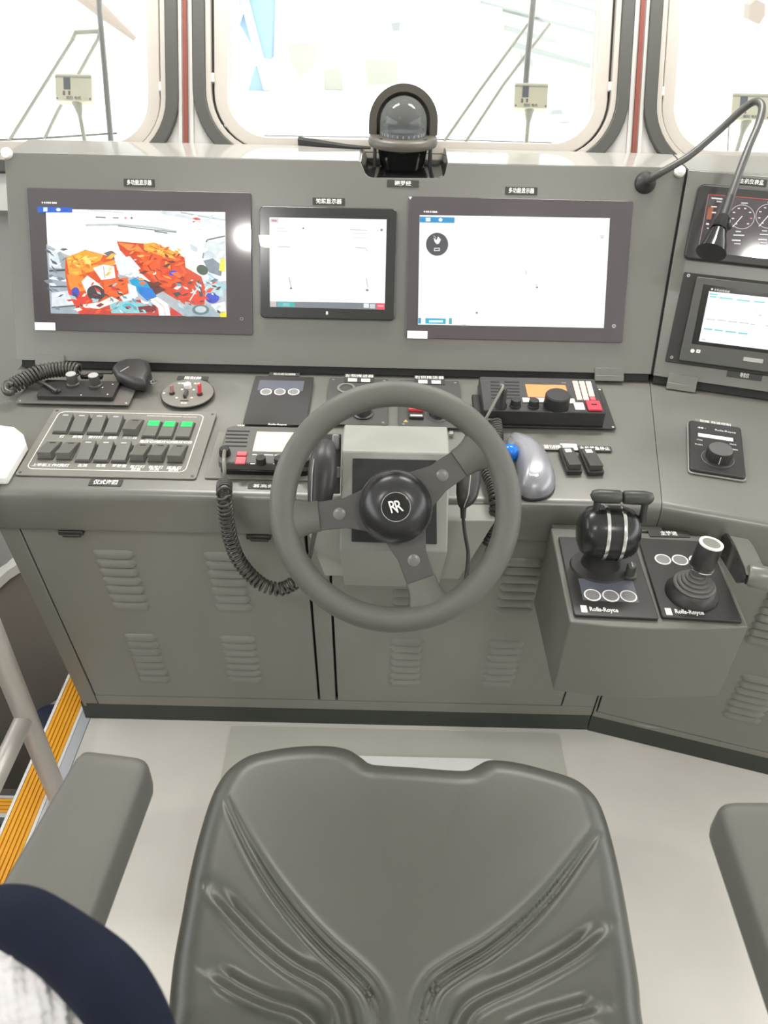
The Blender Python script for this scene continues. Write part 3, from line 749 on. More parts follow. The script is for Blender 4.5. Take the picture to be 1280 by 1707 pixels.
# ------------------------------------------------------------------ helpers for panel equipment
class Kit:
    """a thing mounted on a plane: q = its outline measured in the photograph"""
    def __init__(s, fr, q, name, label, cat, group=None, h=0.0, rot=0.0):
        s.fr = fr; s.c, s.w, s.h = fr.rect(q, h); s.rot = rot
        s.t = thing(name, label, cat, fr.mat(s.c.x, s.c.y, 0, rot), group)
    def l(s, x, y, h=0.0):
        p = s.fr.px(x, y, h)-s.c; a = -s.rot
        return Vector((p.x*cos(a)-p.y*sin(a), p.x*sin(a)+p.y*cos(a)))
    def lr(s, q, h=0.0):
        P_ = [s.l(x, y, h) for x, y in q]; c = (P_[0]+P_[1]+P_[2]+P_[3])/4
        return c, ((P_[1]-P_[0]).length+(P_[2]-P_[3]).length)/2, ((P_[0]-P_[3]).length+(P_[1]-P_[2]).length)/2
    def part(s, name, mb, mats, bevel=0, parent=None, smooth=35, M=ID): return obj(name, mb, mats, parent or s.t, bevel, M, smooth=smooth)
    def plate(s, r=.004, z=.003, m=None, name='plate', bevel=.0006): return s.part(name, MB().prism(rrect(s.w, s.h, r), .0002, z), m or PANELB, bevel)
def put(x, y, z=0): return Matrix.Translation((x, y, z))
def knob_mb(r, h, m=0, skirt=0.0, ribs=0):
    prof = []
    if skirt: prof += [(r*skirt, 0), (r*skirt, h*.15), (r*1.02, h*.22)]
    else: prof += [(r, 0)]
    prof += [(r*.97, h*.85), (r*.9, h*.97), (r*.6, h)]
    return MB().lathe(prof, 28 if not ribs else ribs, m)
def screws(k, mb_r, ins, m=PLATED, z=.003):
    for sx in (-1, 1):
        for sy in (-1, 1):
            k.part('screw', MB().lathe([(mb_r, z), (mb_r, z+.0006), (mb_r*.6, z+.001)], 12), m, M=put(sx*(k.w/2-ins), sy*(k.h/2-ins)))
def cpx(crop, scale):
    x0, y0 = crop
    return lambda x, y: (x0+x*scale, y0+y*scale)

# ------------------------------------------------------------------ displays
def lin_rgb(c): return (lin(c[0]/255), lin(c[1]/255), lin(c[2]/255), 1)
class Paint:
    def __init__(s, k, tr, z): s.k = k; s.tr = tr; s.mb = MB(); s.z = z
    def poly(s, pts, col):
        s.z += .00004; s.mb.flat([tuple(s.k.l(*s.tr(*p))) for p in pts], s.z, 0, None, lin_rgb(col)); return s
    def oval(s, x, y, rx, ry, col, a=0, n=24):
        return s.poly([(x+rx*cos(t)*cos(a)-ry*sin(t)*sin(a), y+rx*cos(t)*sin(a)+ry*sin(t)*cos(a)) for t in [2*pi*i/n for i in range(n)]], col)
    def line(s, pts, w, col):
        for (x0, y0), (x1, y1) in zip(pts, pts[1:]):
            L = hypot(x1-x0, y1-y0) or 1; dx, dy = -(y1-y0)/L*w/2, (x1-x0)/L*w/2
            s.poly([(x0+dx, y0+dy), (x1+dx, y1+dy), (x1-dx, y1-dy), (x0-dx, y0-dy)], col)
        return s
    def done(s, name='screen_image', m=None): return s.k.part(name, s.mb, m or SCREEN, smooth=0)

# left display: engine-room camera picture
k = Kit(P, [(45, 314), (420, 322), (420, 558), (61, 551)], 'display', 'left display in smoked bezel showing an orange engine room camera picture', 'display')
k.part('bezel', MB().prism(rrect(k.w, k.h, .004), .0005, .006), BEZEL, .0008)
c4 = cpx((0, 280), 430/1280)
sc, sw_, sh_ = k.lr([c4(232, 205), c4(1120, 222), c4(1127, 740), c4(255, 722)])
k.part('screen', MB().box(sc.x-sw_/2, sc.x+sw_/2, sc.y-sh_/2, sc.y+sh_/2, .005, .0061), BLACKG)
p = Paint(k, c4, .0062)
W4 = (240, 242, 240)
p.poly([(232, 205), (1120, 222), (1127, 740), (258, 722)], W4)
p.poly([(236, 380), (330, 430), (600, 500), (700, 560), (820, 600), (1124, 560), (1127, 740), (258, 722)], (168, 174, 178))
p.poly([(236, 395), (300, 410), (340, 470), (345, 620), (395, 722), (258, 722), (248, 560)], (150, 162, 170))
p.poly([(246, 405), (290, 420), (312, 500), (252, 495)], (205, 215, 220)); p.line([(250, 512), (330, 508)], 10, (70, 74, 78)); p.line([(252, 545), (335, 560)], 12, (225, 232, 236))
p.line([(254, 590), (345, 590)], 8, (78, 82, 86)); p.poly([(262, 620), (345, 610), (372, 680), (262, 690)], (205, 213, 218)); p.line([(262, 694), (380, 684)], 7, (88, 92, 96))
p.line([(430, 286), (600, 284), (760, 298), (880, 318)], 10, (176, 184, 186)); p.line([(590, 290), (880, 322)], 5, (110, 118, 120)); p.line([(770, 316), (835, 326)], 6, (80, 90, 92))
p.line([(800, 222), (1000, 260), (1120, 300)], 16, (196, 208, 212)); p.line([(900, 224), (1120, 262)], 9, (165, 180, 186)); p.line([(430, 210), (620, 226)], 5, (188, 194, 196))
p.line([(480, 247), (530, 249)], 7, (120, 122, 124)); p.line([(565, 250), (595, 251)], 7, (130, 132, 134)); p.oval(628, 251, 7, 6, (205, 140, 140)); p.oval(658, 251, 6, 6, (120, 110, 130))
p.oval(978, 263, 22, 14, (212, 62, 52))
p.line([(1010, 450), (1030, 360), (1120, 340)], 8, (70, 76, 78)); p.poly([(1022, 372), (1120, 350), (1120, 460), (1012, 448)], (192, 202, 204)); p.poly([(1012, 462), (1060, 450), (1110, 490), (1100, 540), (1040, 520)], (112, 124, 134))
p.poly([(1096, 456), (1120, 448), (1121, 520), (1090, 510)], (226, 205, 40)); p.line([(1030, 520), (1124, 600)], 12, (140, 190, 205)); p.poly([(1040, 540), (1110, 600), (1115, 650), (1030, 600)], (170, 190, 190))
p.poly([(585, 366), (700, 376), (790, 380), (930, 452), (1000, 530), (1022, 600), (1010, 682), (880, 655), (790, 600), (700, 520), (600, 410)], (198, 62, 22))
p.poly([(700, 420), (870, 430), (930, 520), (880, 590), (800, 590), (715, 500)], (226, 84, 30)); p.poly([(718, 378), (770, 372), (905, 432), (890, 458), (810, 440), (720, 408)], (232, 158, 40))
p.line([(745, 388), (890, 446)], 6, (190, 110, 20)); p.line([(735, 400), (880, 452)], 4, (250, 200, 90)); p.poly([(590, 372), (690, 385), (720, 420), (640, 410)], (236, 132, 60)); p.poly([(700, 545), (830, 605), (760, 640), (690, 590)], (92, 46, 40))
p.poly([(800, 455), (890, 468), (915, 520), (860, 560), (800, 540)], (206, 66, 22)); p.line([(760, 430), (735, 480), (790, 560)], 5, (120, 50, 30)); p.oval(770, 523, 10, 9, (235, 225, 220)); p.oval(862, 523, 20, 12, (40, 70, 190), -.3)
p.poly([(920, 445), (1000, 480), (1042, 520), (1010, 545), (925, 495)], (226, 226, 214)); p.oval(1008, 508, 30, 24, (58, 76, 60), .5); p.poly([(870, 600), (930, 578), (950, 640), (890, 655)], (228, 66, 36)); p.poly([(950, 610), (1024, 600), (1018, 680), (946, 676)], (214, 60, 30))
p.line([(985, 560), (1005, 640)], 16, (70, 74, 76)); p.line([(945, 660), (990, 590)], 5, (225, 230, 230)); p.oval(1058, 645, 34, 28, (52, 70, 184)); p.poly([(1040, 560), (1100, 590), (1110, 640), (1040, 610)], (175, 205, 208)); p.poly([(885, 690), (1030, 680), (1090, 735), (930, 738)], (150, 168, 176))
p.oval(1000, 705, 42, 26, (96, 116, 124)); p.oval(1000, 703, 28, 16, (180, 196, 200)); p.poly([(1050, 680), (1120, 665), (1124, 712), (1080, 715)], (228, 232, 230)); p.poly([(1090, 722), (1127, 714), (1127, 741), (1098, 741)], (236, 208, 36))
p.poly([(332, 450), (430, 408), (520, 432), (600, 458), (590, 540), (650, 600), (660, 732), (400, 726), (345, 620), (330, 520)], (206, 78, 22))
p.poly([(336, 445), (430, 410), (520, 432), (505, 462), (350, 520)], (236, 158, 44)); p.line([(350, 470), (490, 445)], 7, (250, 200, 100)); p.line([(350, 490), (480, 462)], 6, (196, 112, 24)); p.poly([(345, 515), (590, 455), (592, 478), (360, 545)], (240, 148, 50)); p.poly([(338, 530), (420, 540), (430, 610), (360, 620)], (232, 132, 40))
p.poly([(345, 600), (470, 640), (520, 660), (470, 726), (400, 722)], (208, 56, 34)); p.poly([(520, 560), (640, 545), (650, 600), (600, 640), (530, 630)], (224, 96, 34)); p.poly([(520, 425), (560, 412), (600, 440), (570, 460)], (104, 100, 108)); p.oval(382, 618, 20, 24, (58, 70, 176))
p.poly([(412, 566), (440, 535), (490, 570), (520, 600), (440, 630)], (234, 230, 220)); p.oval(482, 622, 44, 38, (58, 50, 54), .3); p.poly([(468, 498), (520, 482), (572, 490), (580, 548), (510, 558)], (236, 234, 232)); p.line([(520, 490), (528, 550)], 4, (150, 150, 150))
p.poly([(578, 458), (650, 440), (702, 500), (660, 545), (600, 530)], (240, 242, 242)); p.poly([(570, 430), (620, 438), (640, 500), (590, 510)], (214, 224, 228)); p.poly([(470, 670), (700, 655), (910, 735), (420, 726)], (190, 58, 46)); p.poly([(548, 672), (650, 655), (770, 690), (730, 722), (560, 722)], (132, 190, 196))
p.poly([(410, 680), (500, 668), (560, 640), (600, 660), (500, 700), (430, 695)], (232, 226, 214)); p.poly([(600, 640), (660, 620), (680, 650), (620, 665)], (224, 232, 234)); p.oval(640, 685, 26, 12, (60, 176, 196)); p.poly([(690, 690), (780, 680), (780, 715), (700, 718)], (120, 40, 40))
p.poly([(648, 560), (690, 540), (735, 570), (780, 640), (735, 660), (670, 600)], (20, 150, 196)); p.poly([(690, 590), (760, 600), (784, 640), (738, 662), (700, 628)], (24, 116, 196)); p.poly([(640, 575), (680, 590), (690, 640), (650, 650)], (240, 242, 240))
p.poly([(744, 656), (786, 642), (838, 676), (852, 733), (796, 734), (790, 696)], (238, 236, 230)); p.line([(770, 652), (818, 690), (826, 732)], 4, (180, 176, 170)); p.poly([(850, 690), (915, 735), (852, 734)], (200, 56, 50))
_rg = random.Random(11)
def _speck(poly_box, n, cols, smin, smax):
    x0, y0, x1, y1 = poly_box
    for _ in range(n):
        x, y = _rg.uniform(x0, x1), _rg.uniform(y0, y1); a = _rg.uniform(-.9, .9); L = _rg.uniform(smin, smax); w = L*_rg.uniform(.18, .5)
        dx, dy = cos(a)*L/2, sin(a)*L/2; ex, ey = -sin(a)*w/2, cos(a)*w/2
        p.poly([(x-dx-ex*.4, y-dy-ey*.4), (x-dx*.2+ex, y-dy*.2+ey), (x+dx+ex*.3, y+dy+ey*.3), (x+dx*.3-ex, y+dy*.3-ey)], _rg.choice(cols))
_speck((345, 440, 560, 530), 26, [(244, 178, 60), (206, 110, 28), (252, 206, 110), (222, 130, 40)], 20, 60)
_speck((350, 560, 640, 715), 40, [(196, 48, 34), (226, 90, 34), (120, 50, 40), (236, 226, 214), (70, 60, 62), (150, 190, 198)], 14, 46)
_speck((700, 430, 920, 590), 40, [(214, 70, 26), (234, 104, 40), (166, 44, 20), (240, 150, 60), (96, 44, 36)], 16, 60)
_speck((880, 560, 1110, 725), 46, [(120, 136, 144), (216, 226, 228), (60, 66, 70), (206, 64, 40), (176, 200, 206), (88, 104, 116)], 14, 48)
_speck((640, 380, 900, 450), 16, [(236, 150, 60), (200, 90, 30), (250, 190, 90)], 18, 50)
_speck((560, 640, 780, 725), 26, [(150, 206, 212), (232, 238, 238), (90, 150, 160), (190, 70, 56)], 12, 36)
_speck((250, 400, 335, 700), 22, [(190, 200, 206), (110, 120, 128), (226, 232, 236), (80, 86, 92)], 18, 50)
_speck((580, 440, 700, 540), 14, [(250, 250, 250), (190, 200, 206), (226, 230, 232)], 16, 44)
_speck((960, 240, 1115, 440), 16, [(214, 222, 226), (180, 192, 198), (236, 240, 240)], 24, 80)
p.poly([(204, 200), (376, 205), (376, 230), (206, 229)], (24, 88, 190)); p.poly([(234, 204), (254, 204), (254, 224), (234, 224)], (210, 226, 244)); p.oval(308, 215, 11, 8, (228, 236, 246))
p.done(m=CCTV)
bt = Paint(k, c4, .0062); tx = MB().text('● ■ ■■■ ■■■', .0046, *k.l(*c4(250, 176)), .0061, th=.0001, sx=.9); k.part('lettering', tx, WHITEI, smooth=0)
s_, w_, h_ = k.lr([c4(178, 766), c4(279, 768), c4(281, 806), c4(180, 804)]); st = k.part('sticker', MB().box(s_.x-w_/2, s_.x+w_/2, s_.y-h_/2, s_.y+h_/2, .006, .0064), STICK)
q = k.l(*c4(1202, 749)); k.part('power_button', MB().ring(q.x, q.y, .0026, .0034, .006, .0066, 20), PALEI)

# tablet display
k = Kit(P, [(433, 346), (661, 348), (659, 535), (435, 530)], 'tablet', 'smaller black tablet display with a white screen between the two large displays', 'display')
k.part('bezel', MB().prism(rrect(k.w, k.h, .011, 6), .0005, .011), BEZELT, .002)
c5 = cpx((420, 290), 300/1280)
sc, sw_, sh_ = k.lr([c5(130, 315), c5(958, 330), c5(944, 968), c5(133, 948)])
k.part('screen', MB().box(sc.x-sw_/2, sc.x+sw_/2, sc.y-sh_/2, sc.y+sh_/2, .010, .0112), BLACKG)
p = Paint(k, c5, .0113)
p.poly([(130, 315), (958, 330), (944, 968), (133, 948)], (248, 248, 246)); p.poly([(133, 908), (945, 922), (944, 968), (133, 948)], (120, 126, 134))
p.poly([(135, 908), (178, 909), (178, 948), (135, 947)], (196, 182, 184)); p.poly([(186, 912), (308, 914), (308, 948), (186, 946)], (76, 172, 178)); p.poly([(226, 920), (272, 921), (272, 944), (226, 943)], (110, 190, 194)); p.poly([(275, 916), (306, 917), (306, 947), (275, 945)], (40, 176, 160))
p.poly([(795, 922), (832, 923), (832, 955), (795, 954)], (226, 228, 230)); p.poly([(838, 926), (876, 927), (876, 960), (838, 958)], (200, 204, 208)); p.poly([(886, 920), (944, 922), (943, 968), (886, 966)], (228, 84, 98)); p.line([(895, 940), (935, 942)], 8, (250, 190, 196))
p.poly([(136, 322), (195, 323), (194, 355), (136, 352)], (206, 182, 188)); p.line([(145, 338), (180, 340)], 12, (150, 120, 128))
for x0, y0, x1, y1, g in ((205, 336, 260, 338, 214), (150, 390, 240, 393, 200), (160, 412, 258, 415, 200), (700, 402, 820, 406, 190), (720, 430, 830, 433, 216), (720, 458, 820, 461, 216), (190, 522, 275, 526, 165), (195, 550, 280, 553, 226), (735, 528, 805, 534, 180), (890, 408, 900, 409, 170)): p.line([(x0, y0), (x1, y1)], 6, (g, g, g))
p.oval(369, 393, 6, 6, (90, 90, 96)); p.oval(922, 405, 10, 9, (130, 130, 136)); p.line([(808, 534), (824, 556)], 6, (196, 196, 196)); p.line([(266, 736), (284, 812)], 7, (168, 168, 170)); p.oval(282, 817, 8, 6, (70, 70, 74)); p.line([(813, 744), (826, 812)], 7, (190, 190, 190)); p.oval(820, 830, 11, 8, (130, 130, 134))
p.done()
q = k.l(*c5(536, 992)); k.part('emblem', MB().text('8', .010, q.x, q.y, .0111, th=.0001, bold=.0004), WHITEI, smooth=0)
s_ = [k.l(*c5(*a)) for a in ((52, 440), (140, 440), (140, 532), (100, 530), (64, 516))]
k.part('side_tab', MB().prism([tuple(v) for v in s_], .0111, .0118), WHITEP)

# right display
k = Kit(P, [(680, 330), (1054, 334), (1037, 571), (677, 564)], 'display', 'right display in smoked bezel with a nearly blank white chart screen', 'display')
k.part('bezel', MB().prism(rrect(k.w, k.h, .004), .0005, .006), BEZEL, .0008)
c6 = cpx((660, 290), 430/1280)
sc, sw_, sh_ = k.lr([c6(115, 206), c6(1058, 222), c6(1027, 765), c6(108, 748)])
k.part('screen', MB().box(sc.x-sw_/2, sc.x+sw_/2, sc.y-sh_/2, sc.y+sh_/2, .005, .0061), BLACKG)
p = Paint(k, c6, .0062)
p.poly([(117, 206), (1058, 222), (1027, 765), (108, 748)], (249, 249, 247)); p.poly([(117, 214), (290, 218), (289, 246), (117, 243)], (24, 140, 196)); p.poly([(147, 220), (170, 220), (170, 238), (147, 238)], (226, 240, 248)); p.oval(220, 230, 10, 9, (216, 236, 246))
p.oval(203, 351, 55, 57, (66, 64, 72), n=40); p.poly([(185, 318), (200, 330), (208, 312), (222, 328), (214, 345), (208, 350), (200, 350), (190, 338)], (228, 232, 234)); p.line([(206, 340), (207, 350)], 8, (228, 232, 234)); p.line([(186, 308), (198, 322)], 4, (170, 176, 180)); p.poly([(188, 369), (216, 368), (217, 384), (187, 385)], (206, 208, 212)); p.poly([(193, 373), (211, 372), (212, 380), (192, 381)], (72, 72, 80))
p.line([(1005, 308), (1030, 310)], 10, (214, 216, 216)); p.line([(1010, 318), (1026, 319)], 8, (196, 198, 198)); p.line([(642, 482), (643, 498)], 5, (150, 150, 154)); p.oval(697, 564, 6, 5, (104, 104, 108)); p.oval(694, 552, 3, 4, (150, 150, 150)); p.oval(399, 690, 6, 5, (120, 124, 128))
p.poly([(110, 715), (124, 715), (123, 744), (109, 743)], (30, 150, 190)); p.poly([(145, 716), (246, 718), (245, 745), (145, 743)], (34, 166, 196)); p.line([(163, 732), (232, 732)], 11, (224, 240, 240)); p.poly([(262, 716), (276, 716), (276, 746), (261, 745)], (56, 168, 160)); p.line([(280, 722), (430, 742)], 3, (232, 234, 234)); p.line([(325, 752), (345, 752)], 6, (150, 150, 150))
p.done()
k.part('lettering', MB().text('● ■■ ■ ■■■', .0046, *k.l(*c6(170, 191)), .0061, th=.0001, sx=.9), WHITEI, smooth=0)
s_, w_, h_ = k.lr([c6(56, 778), c6(156, 781), c6(155, 818), c6(55, 816)]); k.part('sticker', MB().box(s_.x-w_/2, s_.x+w_/2, s_.y-h_/2, s_.y+h_/2, .006, .0064), STICK)
q = k.l(*c6(1077, 755)); k.part('power_button', MB().ring(q.x, q.y, .0018, .0042, .006, .0068, 20), PALEI)
q = k.l(*c6(70, 121)); k.part('corner_sticker', MB().prism([(q.x-.003, q.y+.002), (q.x+.004, q.y+.002), (q.x, q.y-.004)], .006, .0064), STICK)

# engine instrument display (right section, upper)
k = Kit(P2, [(1164, 307), (1352, 326), (1330, 455), (1138, 431)], 'gauge_display', 'black engine display with red outlined round gauges behind the gooseneck head', 'display')
k.part('bezel', MB().prism(rrect(k.w, k.h, .012, 6), .0005, .014), BLACK, .004)
c7 = cpx((1060, 270), 220/916)
a, b, c_, d_ = k.l(*c7(497, 232), .014), k.l(*c7(1130, 288), .014), k.l(*c7(1090, 690), .014), k.l(*c7(425, 622), .014)
k.part('screen', MB().flat([tuple(v) for v in (a, b, c_, d_)], .0143), SLATE if False else BEZEL)
p = Paint(k, lambda x, y: c7(x, y), .0146)
K7 = lambda x, y: k.l(*c7(x, y), .014)
p.line([(497, 236), (1130, 290)], 5, (196, 70, 60)); p.line([(497, 236), (425, 618)], 5, (150, 120, 120))
for cx, cy in ((726, 391), (906, 388)):
    n = 36
    p.line([(cx+86*cos(2*pi*i/n), cy+82*sin(2*pi*i/n)) for i in range(n+1)], 4, (196, 186, 188))
    p.line([(cx+2, cy-6), (cx-65, cy+70)], 5, (236, 236, 236))
    for i in range(8):
        t = radians(130+40*i); p.line([(cx+64*cos(t)-8, cy+62*sin(t)), (cx+64*cos(t)+8, cy+62*sin(t)+1)], 8, (214, 210, 210) if i != 6 else (220, 120, 120))
    p.line([(cx-6, cy-95), (cx+40, cy-93)], 9, (190, 190, 190)); p.line([(cx-45, cy+100), (cx-8, cy+102)], 8, (196, 196, 196)); p.line([(cx-60, cy+125), (cx+15, cy+128)], 8, (206, 206, 206)); p.line([(cx-70, cy+160), (cx-10, cy+163)], 9, (220, 220, 220)); p.line([(cx-55, cy+184), (cx-10, cy+186)], 8, (190, 190, 190))
p.poly([(492, 325), (530, 328), (512, 412), (478, 408)], (150, 74, 36)); p.line([(515, 264), (590, 270)], 11, (214, 210, 210)); p.line([(550, 286), (585, 290)], 9, (190, 186, 186)); p.line([(512, 322), (552, 324)], 8, (226, 214, 200)); p.line([(518, 362), (545, 364)], 9, (220, 214, 210)); p.line([(478, 440), (498, 443)], 12, (220, 220, 220)); p.line([(484, 470), (496, 472)], 9, (190, 190, 190))
p.done('gauge_graphics')

# touch display (right section, lower)
k = Kit(P2, [(1140, 452), (1345, 480), (1322, 632), (1109, 603)], 'touch_display', 'black framed touch display with a white menu screen under the engine gauges', 'display')
k.part('mounting_frame', MB().prism(rrect(k.w, k.h, .003), .0005, .006), BLACKM, .001)
c, w, h = k.lr([c7(416, 775), (1347, 490), (1322, 630), c7(302, 1368)])
b2 = k.part('bezel', MB().prism(rrect(w, h, .004, 4, c.x, c.y), .006, .015), PLATED, .002)
def ring_face(pts_o, pts_i, z): 
    n = len(pts_o); return MB().add([(p.x, p.y, z) for p in pts_o]+[(p.x, p.y, z) for p in pts_i], [(i, (i+1) % n, (i+1) % n+n, i+n) for i in range(n)])
q0 = [k.l(*c7(x, y), .015) for x, y in ((468, 848), (1190, 950), (1130, 1355), (385, 1262))]
k.part('screen', MB().flat([tuple(v) for v in q0], .0152), BLACKG)
p = Paint(k, c7, .0154)
p.poly([(500, 902), (1150, 972), (1100, 1330), (430, 1246)], (244, 248, 249))
TEAL = (120, 200, 204)
for x0, x1, y in ((504, 560, 921), (504, 550, 938), (572, 662, 947), (690, 782, 962), (808, 884, 973), (930, 1010, 985), (462, 522, 1160), (538, 595, 1169), (612, 685, 1179), (700, 764, 1190)): p.line([(x0, y), (x1, y+(x1-x0)*.1)], 11, TEAL)
for x0, x1, y in ((480, 540, 1093), (556, 618, 1100), (632, 692, 1110), (708, 772, 1118), (784, 815, 1128), (890, 920, 1140), (840, 862, 1068), (820, 826, 1028), (846, 850, 1008), (448, 476, 1232)): p.line([(x0, y), (x1, y+(x1-x0)*.1)], 7, (178, 188, 190))
p.done()
k.part('lettering', MB().text('● 主机监控系统', .0055, *k.l(*c7(585, 893), .015), .0153, th=.0001, rot=-.04), WHITEI, smooth=0)
k.part('badge', MB().text('▣ MONITOR', .0075, *k.l(*c7(800, 1375), .015), .0153, th=.0001), STICK, smooth=0) if False else None
q = k.l(*c7(392, 1311), .015); k.part('button', MB().cyl(q.x, q.y, .0042, .015, .016, 20), WHITEK)
q = k.l(*c7(432, 1314), .015); k.part('usb_port', MB().prism(rrect(.0085, .007, .001, 3, q.x, q.y), .015, .0158), WHITEK); k.part('port_slot', MB().cyl(q.x, q.y, .0012, .0158, .016, 10), BLACK)
q = k.l(*c7(800, 1370), .015); k.part('data_label', MB().prism(rrect(.040, .0085, .001, 2, q.x+.004, q.y-.001), .0151, .0155), PALEI)
for x, y in ((362, 790), (246, 1356)):
    q = k.l(*c7(x, y)); k.part('screw', MB().ring(q.x, q.y, .0014, .0034, .006, .0072, 16), STEEL)
# ------------------------------------------------------------------ equipment on the desk
def on(fr, x, y, h):
    p = fr.px(x, y, h); return fr.o+fr.ex*p.x+fr.ey*p.y+fr.ez*h

# rocker switch panel
k = Kit(D, [(92, 682), (357, 690), (332, 799), (24, 795)], 'switch_panel', 'engraved grey panel with two rows of eight rocker switches, three lit green', 'switch panel')
k.plate(.006, .003, PLATEG)
c8 = cpx((30, 660), 340/1280)
c, w, h = k.lr([c8(*a) for a in ((250, 105), (1165, 125), (1060, 490), (65, 465))])
o_ = rrect(w, h, .014, 6, c.x, c.y); i_ = rrect(w-.0032, h-.0032, .0124, 6, c.x, c.y); n = len(o_)
k.part('border_line', MB().add([(p[0], p[1], .0033) for p in o_]+[(p[0], p[1], .0033) for p in i_], [(i, (i+1) % n, (i+1) % n+n, i+n) for i in range(n)]), WHITEI, smooth=0)
screws(k, .003, .008)
SWM = mat('rocker_grey', rgb(100, 100, 94), .4, noise=.04)
SWF = mat('rocker_frame', rgb(58, 57, 54), .45, noise=.04)
tops = [(285, 172, 0), (388, 175, 0), (499, 178, 0), (603, 182, 0), (722, 186, 1), (838, 200, 2), (938, 204, 2), (1048, 206, 2)]
bots = [(195, 328, 1), (312, 332, 1), (428, 346, 0), (540, 348, 0), (652, 350, 0), (768, 344, 1), (880, 346, 1), (1000, 350, 1)]
sw_x0, sw_x1 = k.l(*c8(285, 172), .01).x, k.l(*c8(1048, 206), .01).x
for row in (tops, bots):
    for (x, y, st) in row:
        q = k.l(*c8(x, y), .010); wz = .0135; hz = .027
        fr_ = MB().box(-wz-.0018, wz+.0018, -hz-.002, hz+.002, .003, .0055, 1)
        za, zb = (.0175, .0105) if st == 0 else (.0075, .021) if st == 1 else (.0085, .0105)
        prof = [(-hz, .004, zb), (hz, .004, za)]
        vs = [(sx*wz, v, z) for (v, z0, z1) in prof for sx in (-1, 1) for z in (z0, z1)]
        fr_.add(vs, [(0, 1, 3, 2), (4, 6, 7, 5), (1, 5, 7, 3), (0, 2, 6, 4), (0, 4, 5, 1), (2, 3, 7, 6)])
        o = k.part('rocker_switch', fr_, [SWM, SWF], .0012, M=put(q.x, q.y))
        sl = (za-zb)/(2*hz); T = Matrix.Translation((0, hz*.72, zb+(hz*1.72)*sl+.0004)) @ Matrix.Rotation(atan2(za-zb, 2*hz), 4, 'X')
        if st == 2:
            gl_ = obj('lamp_lens', MB().box(-wz*.82, wz*.82, -.011, .0065, -.0005, .0008), GREENL, o, bevel=.0006, M=T); gl_['label'] = 'lit green lamp lens'
        else:
            obj('indicator_slot', MB().prism(rrect(wz*.9, .0042, .002, 3), -.0003, .0003), SWF if st else PALEI, o, M=T)
tx = MB()
for (x, y, s) in ((275, 255, '灯'), (372, 258, '照明'), (487, 260, '航行灯'), (592, 263, '探照'), (703, 263, '雨刮器'), (822, 268, '电源'), (928, 270, '风机'), (1035, 268, '泵浦'), (822, 288, '遥控切换'), (928, 290, '遥控切换'), (1035, 292, '遥控切换'),
                  (180, 435, '上甲板工作灯'), (290, 437, '桅灯'), (405, 437, '左舷'), (520, 438, '右舷'), (635, 440, '驾驶室'), (750, 445, '航行灯'), (865, 448, '信号灯'), (980, 452, '应急灯'), (740, 462, '应急'), (855, 463, '开关'), (975, 466, '照明'), (865, 127, '一一一一'), (972, 130, '一一一一'), (1078, 134, '一一一')):
    q = k.l(*c8(x, y), .003); tx.text(s, .0095, q.x, q.y, .003, th=.0001, bold=.00015)
k.part('lettering', tx, WHITEI, smooth=0)

# loudhailer / public address unit with its fist microphone, top left of the desk
c9 = cpx((0, 590), 270/1280)
k = Kit(D, [(45, 633), (231, 640), (216, 676.5), (34, 673)], 'public_address_unit', 'low black talk-back unit with two silver-topped knobs at the far left of the desk', 'intercom')
k.plate(.003, .003, mat('satin_metal_plate', rgb(112, 110, 106), .3, metal=.3, noise=.04))
c, w, h = k.lr([c9(*a) for a in ((345, 215), (940, 215), (905, 345), (305, 335))], .012)
k.part('body', MB().prism(rrect(w, h, .003, 3, c.x, c.y), .003, .014), BLACK, .001)
for x, y in ((582, 215), (757, 225)):
    q = k.l(*c9(x, y+25), .014); kb = k.part('knob', knob_mb(.0115, .026, 0, 1.25), PLATED, M=put(q.x, q.y, .014))
    obj('knob_cap', MB().lathe([(.0108, .0255), (.0102, .0268), (.004, .027)], 24), PALEI, kb, M=ID)
q = k.l(*c9(450, 300), .014); k.part('microphone_socket', MB().lathe([(.009, .014), (.009, .019), (.006, .020)], 20), BLACKM, M=put(q.x, q.y))
tx = MB()
for x, y in ((810, 265), (850, 320), (890, 240), (640, 325)): q = k.l(*c9(x, y), .014); tx.text('■', .004, q.x, q.y, .014, th=.0001)
k.part('lettering', tx, WHITEI, smooth=0)
c, w, h = k.lr([c9(*a) for a in ((640, 165), (810, 165), (815, 195), (640, 190))], .006)
k.part('socket_strip', MB().prism(rrect(w, h, .004, 3, c.x, c.y), .003, .010), BLACKM, .001)
screws(k, .0028, .007, STEEL)
# microphone
pt = [c9(*a) for a in ((888, 135), (935, 95), (1000, 76), (1130, 74), (1188, 96), (1200, 180), (1150, 262), (1060, 252), (930, 205))]
pp = [D.px(x, y, .018) for x, y in pt]; cc = sum(pp, Vector((0, 0)))/len(pp)
mic = thing('fist_microphone', 'black fist microphone lying on its back right of the left coiled cord', 'microphone', D.mat(cc.x, cc.y, 0))
lo = [(p-cc)*.93 for p in pp]; hi = [(p-cc)*1.0 for p in pp]; tp = [(p-cc)*.86+Vector((0, .002)) for p in pp]
mb = MB(); n = len(lo)
if area(lo) < 0: lo, hi, tp = lo[::-1], hi[::-1], tp[::-1]
lay = [(lo, .001), (hi, .014), (hi, .024), (tp, .034)]
vs = [(p.x, p.y, z) for L, z in lay for p in L]
fs = [list(range(n))[::-1], [3*n+i for i in range(n)]]+[(j*n+i, j*n+(i+1) % n, (j+1)*n+(i+1) % n, (j+1)*n+i) for j in range(3) for i in range(n)]
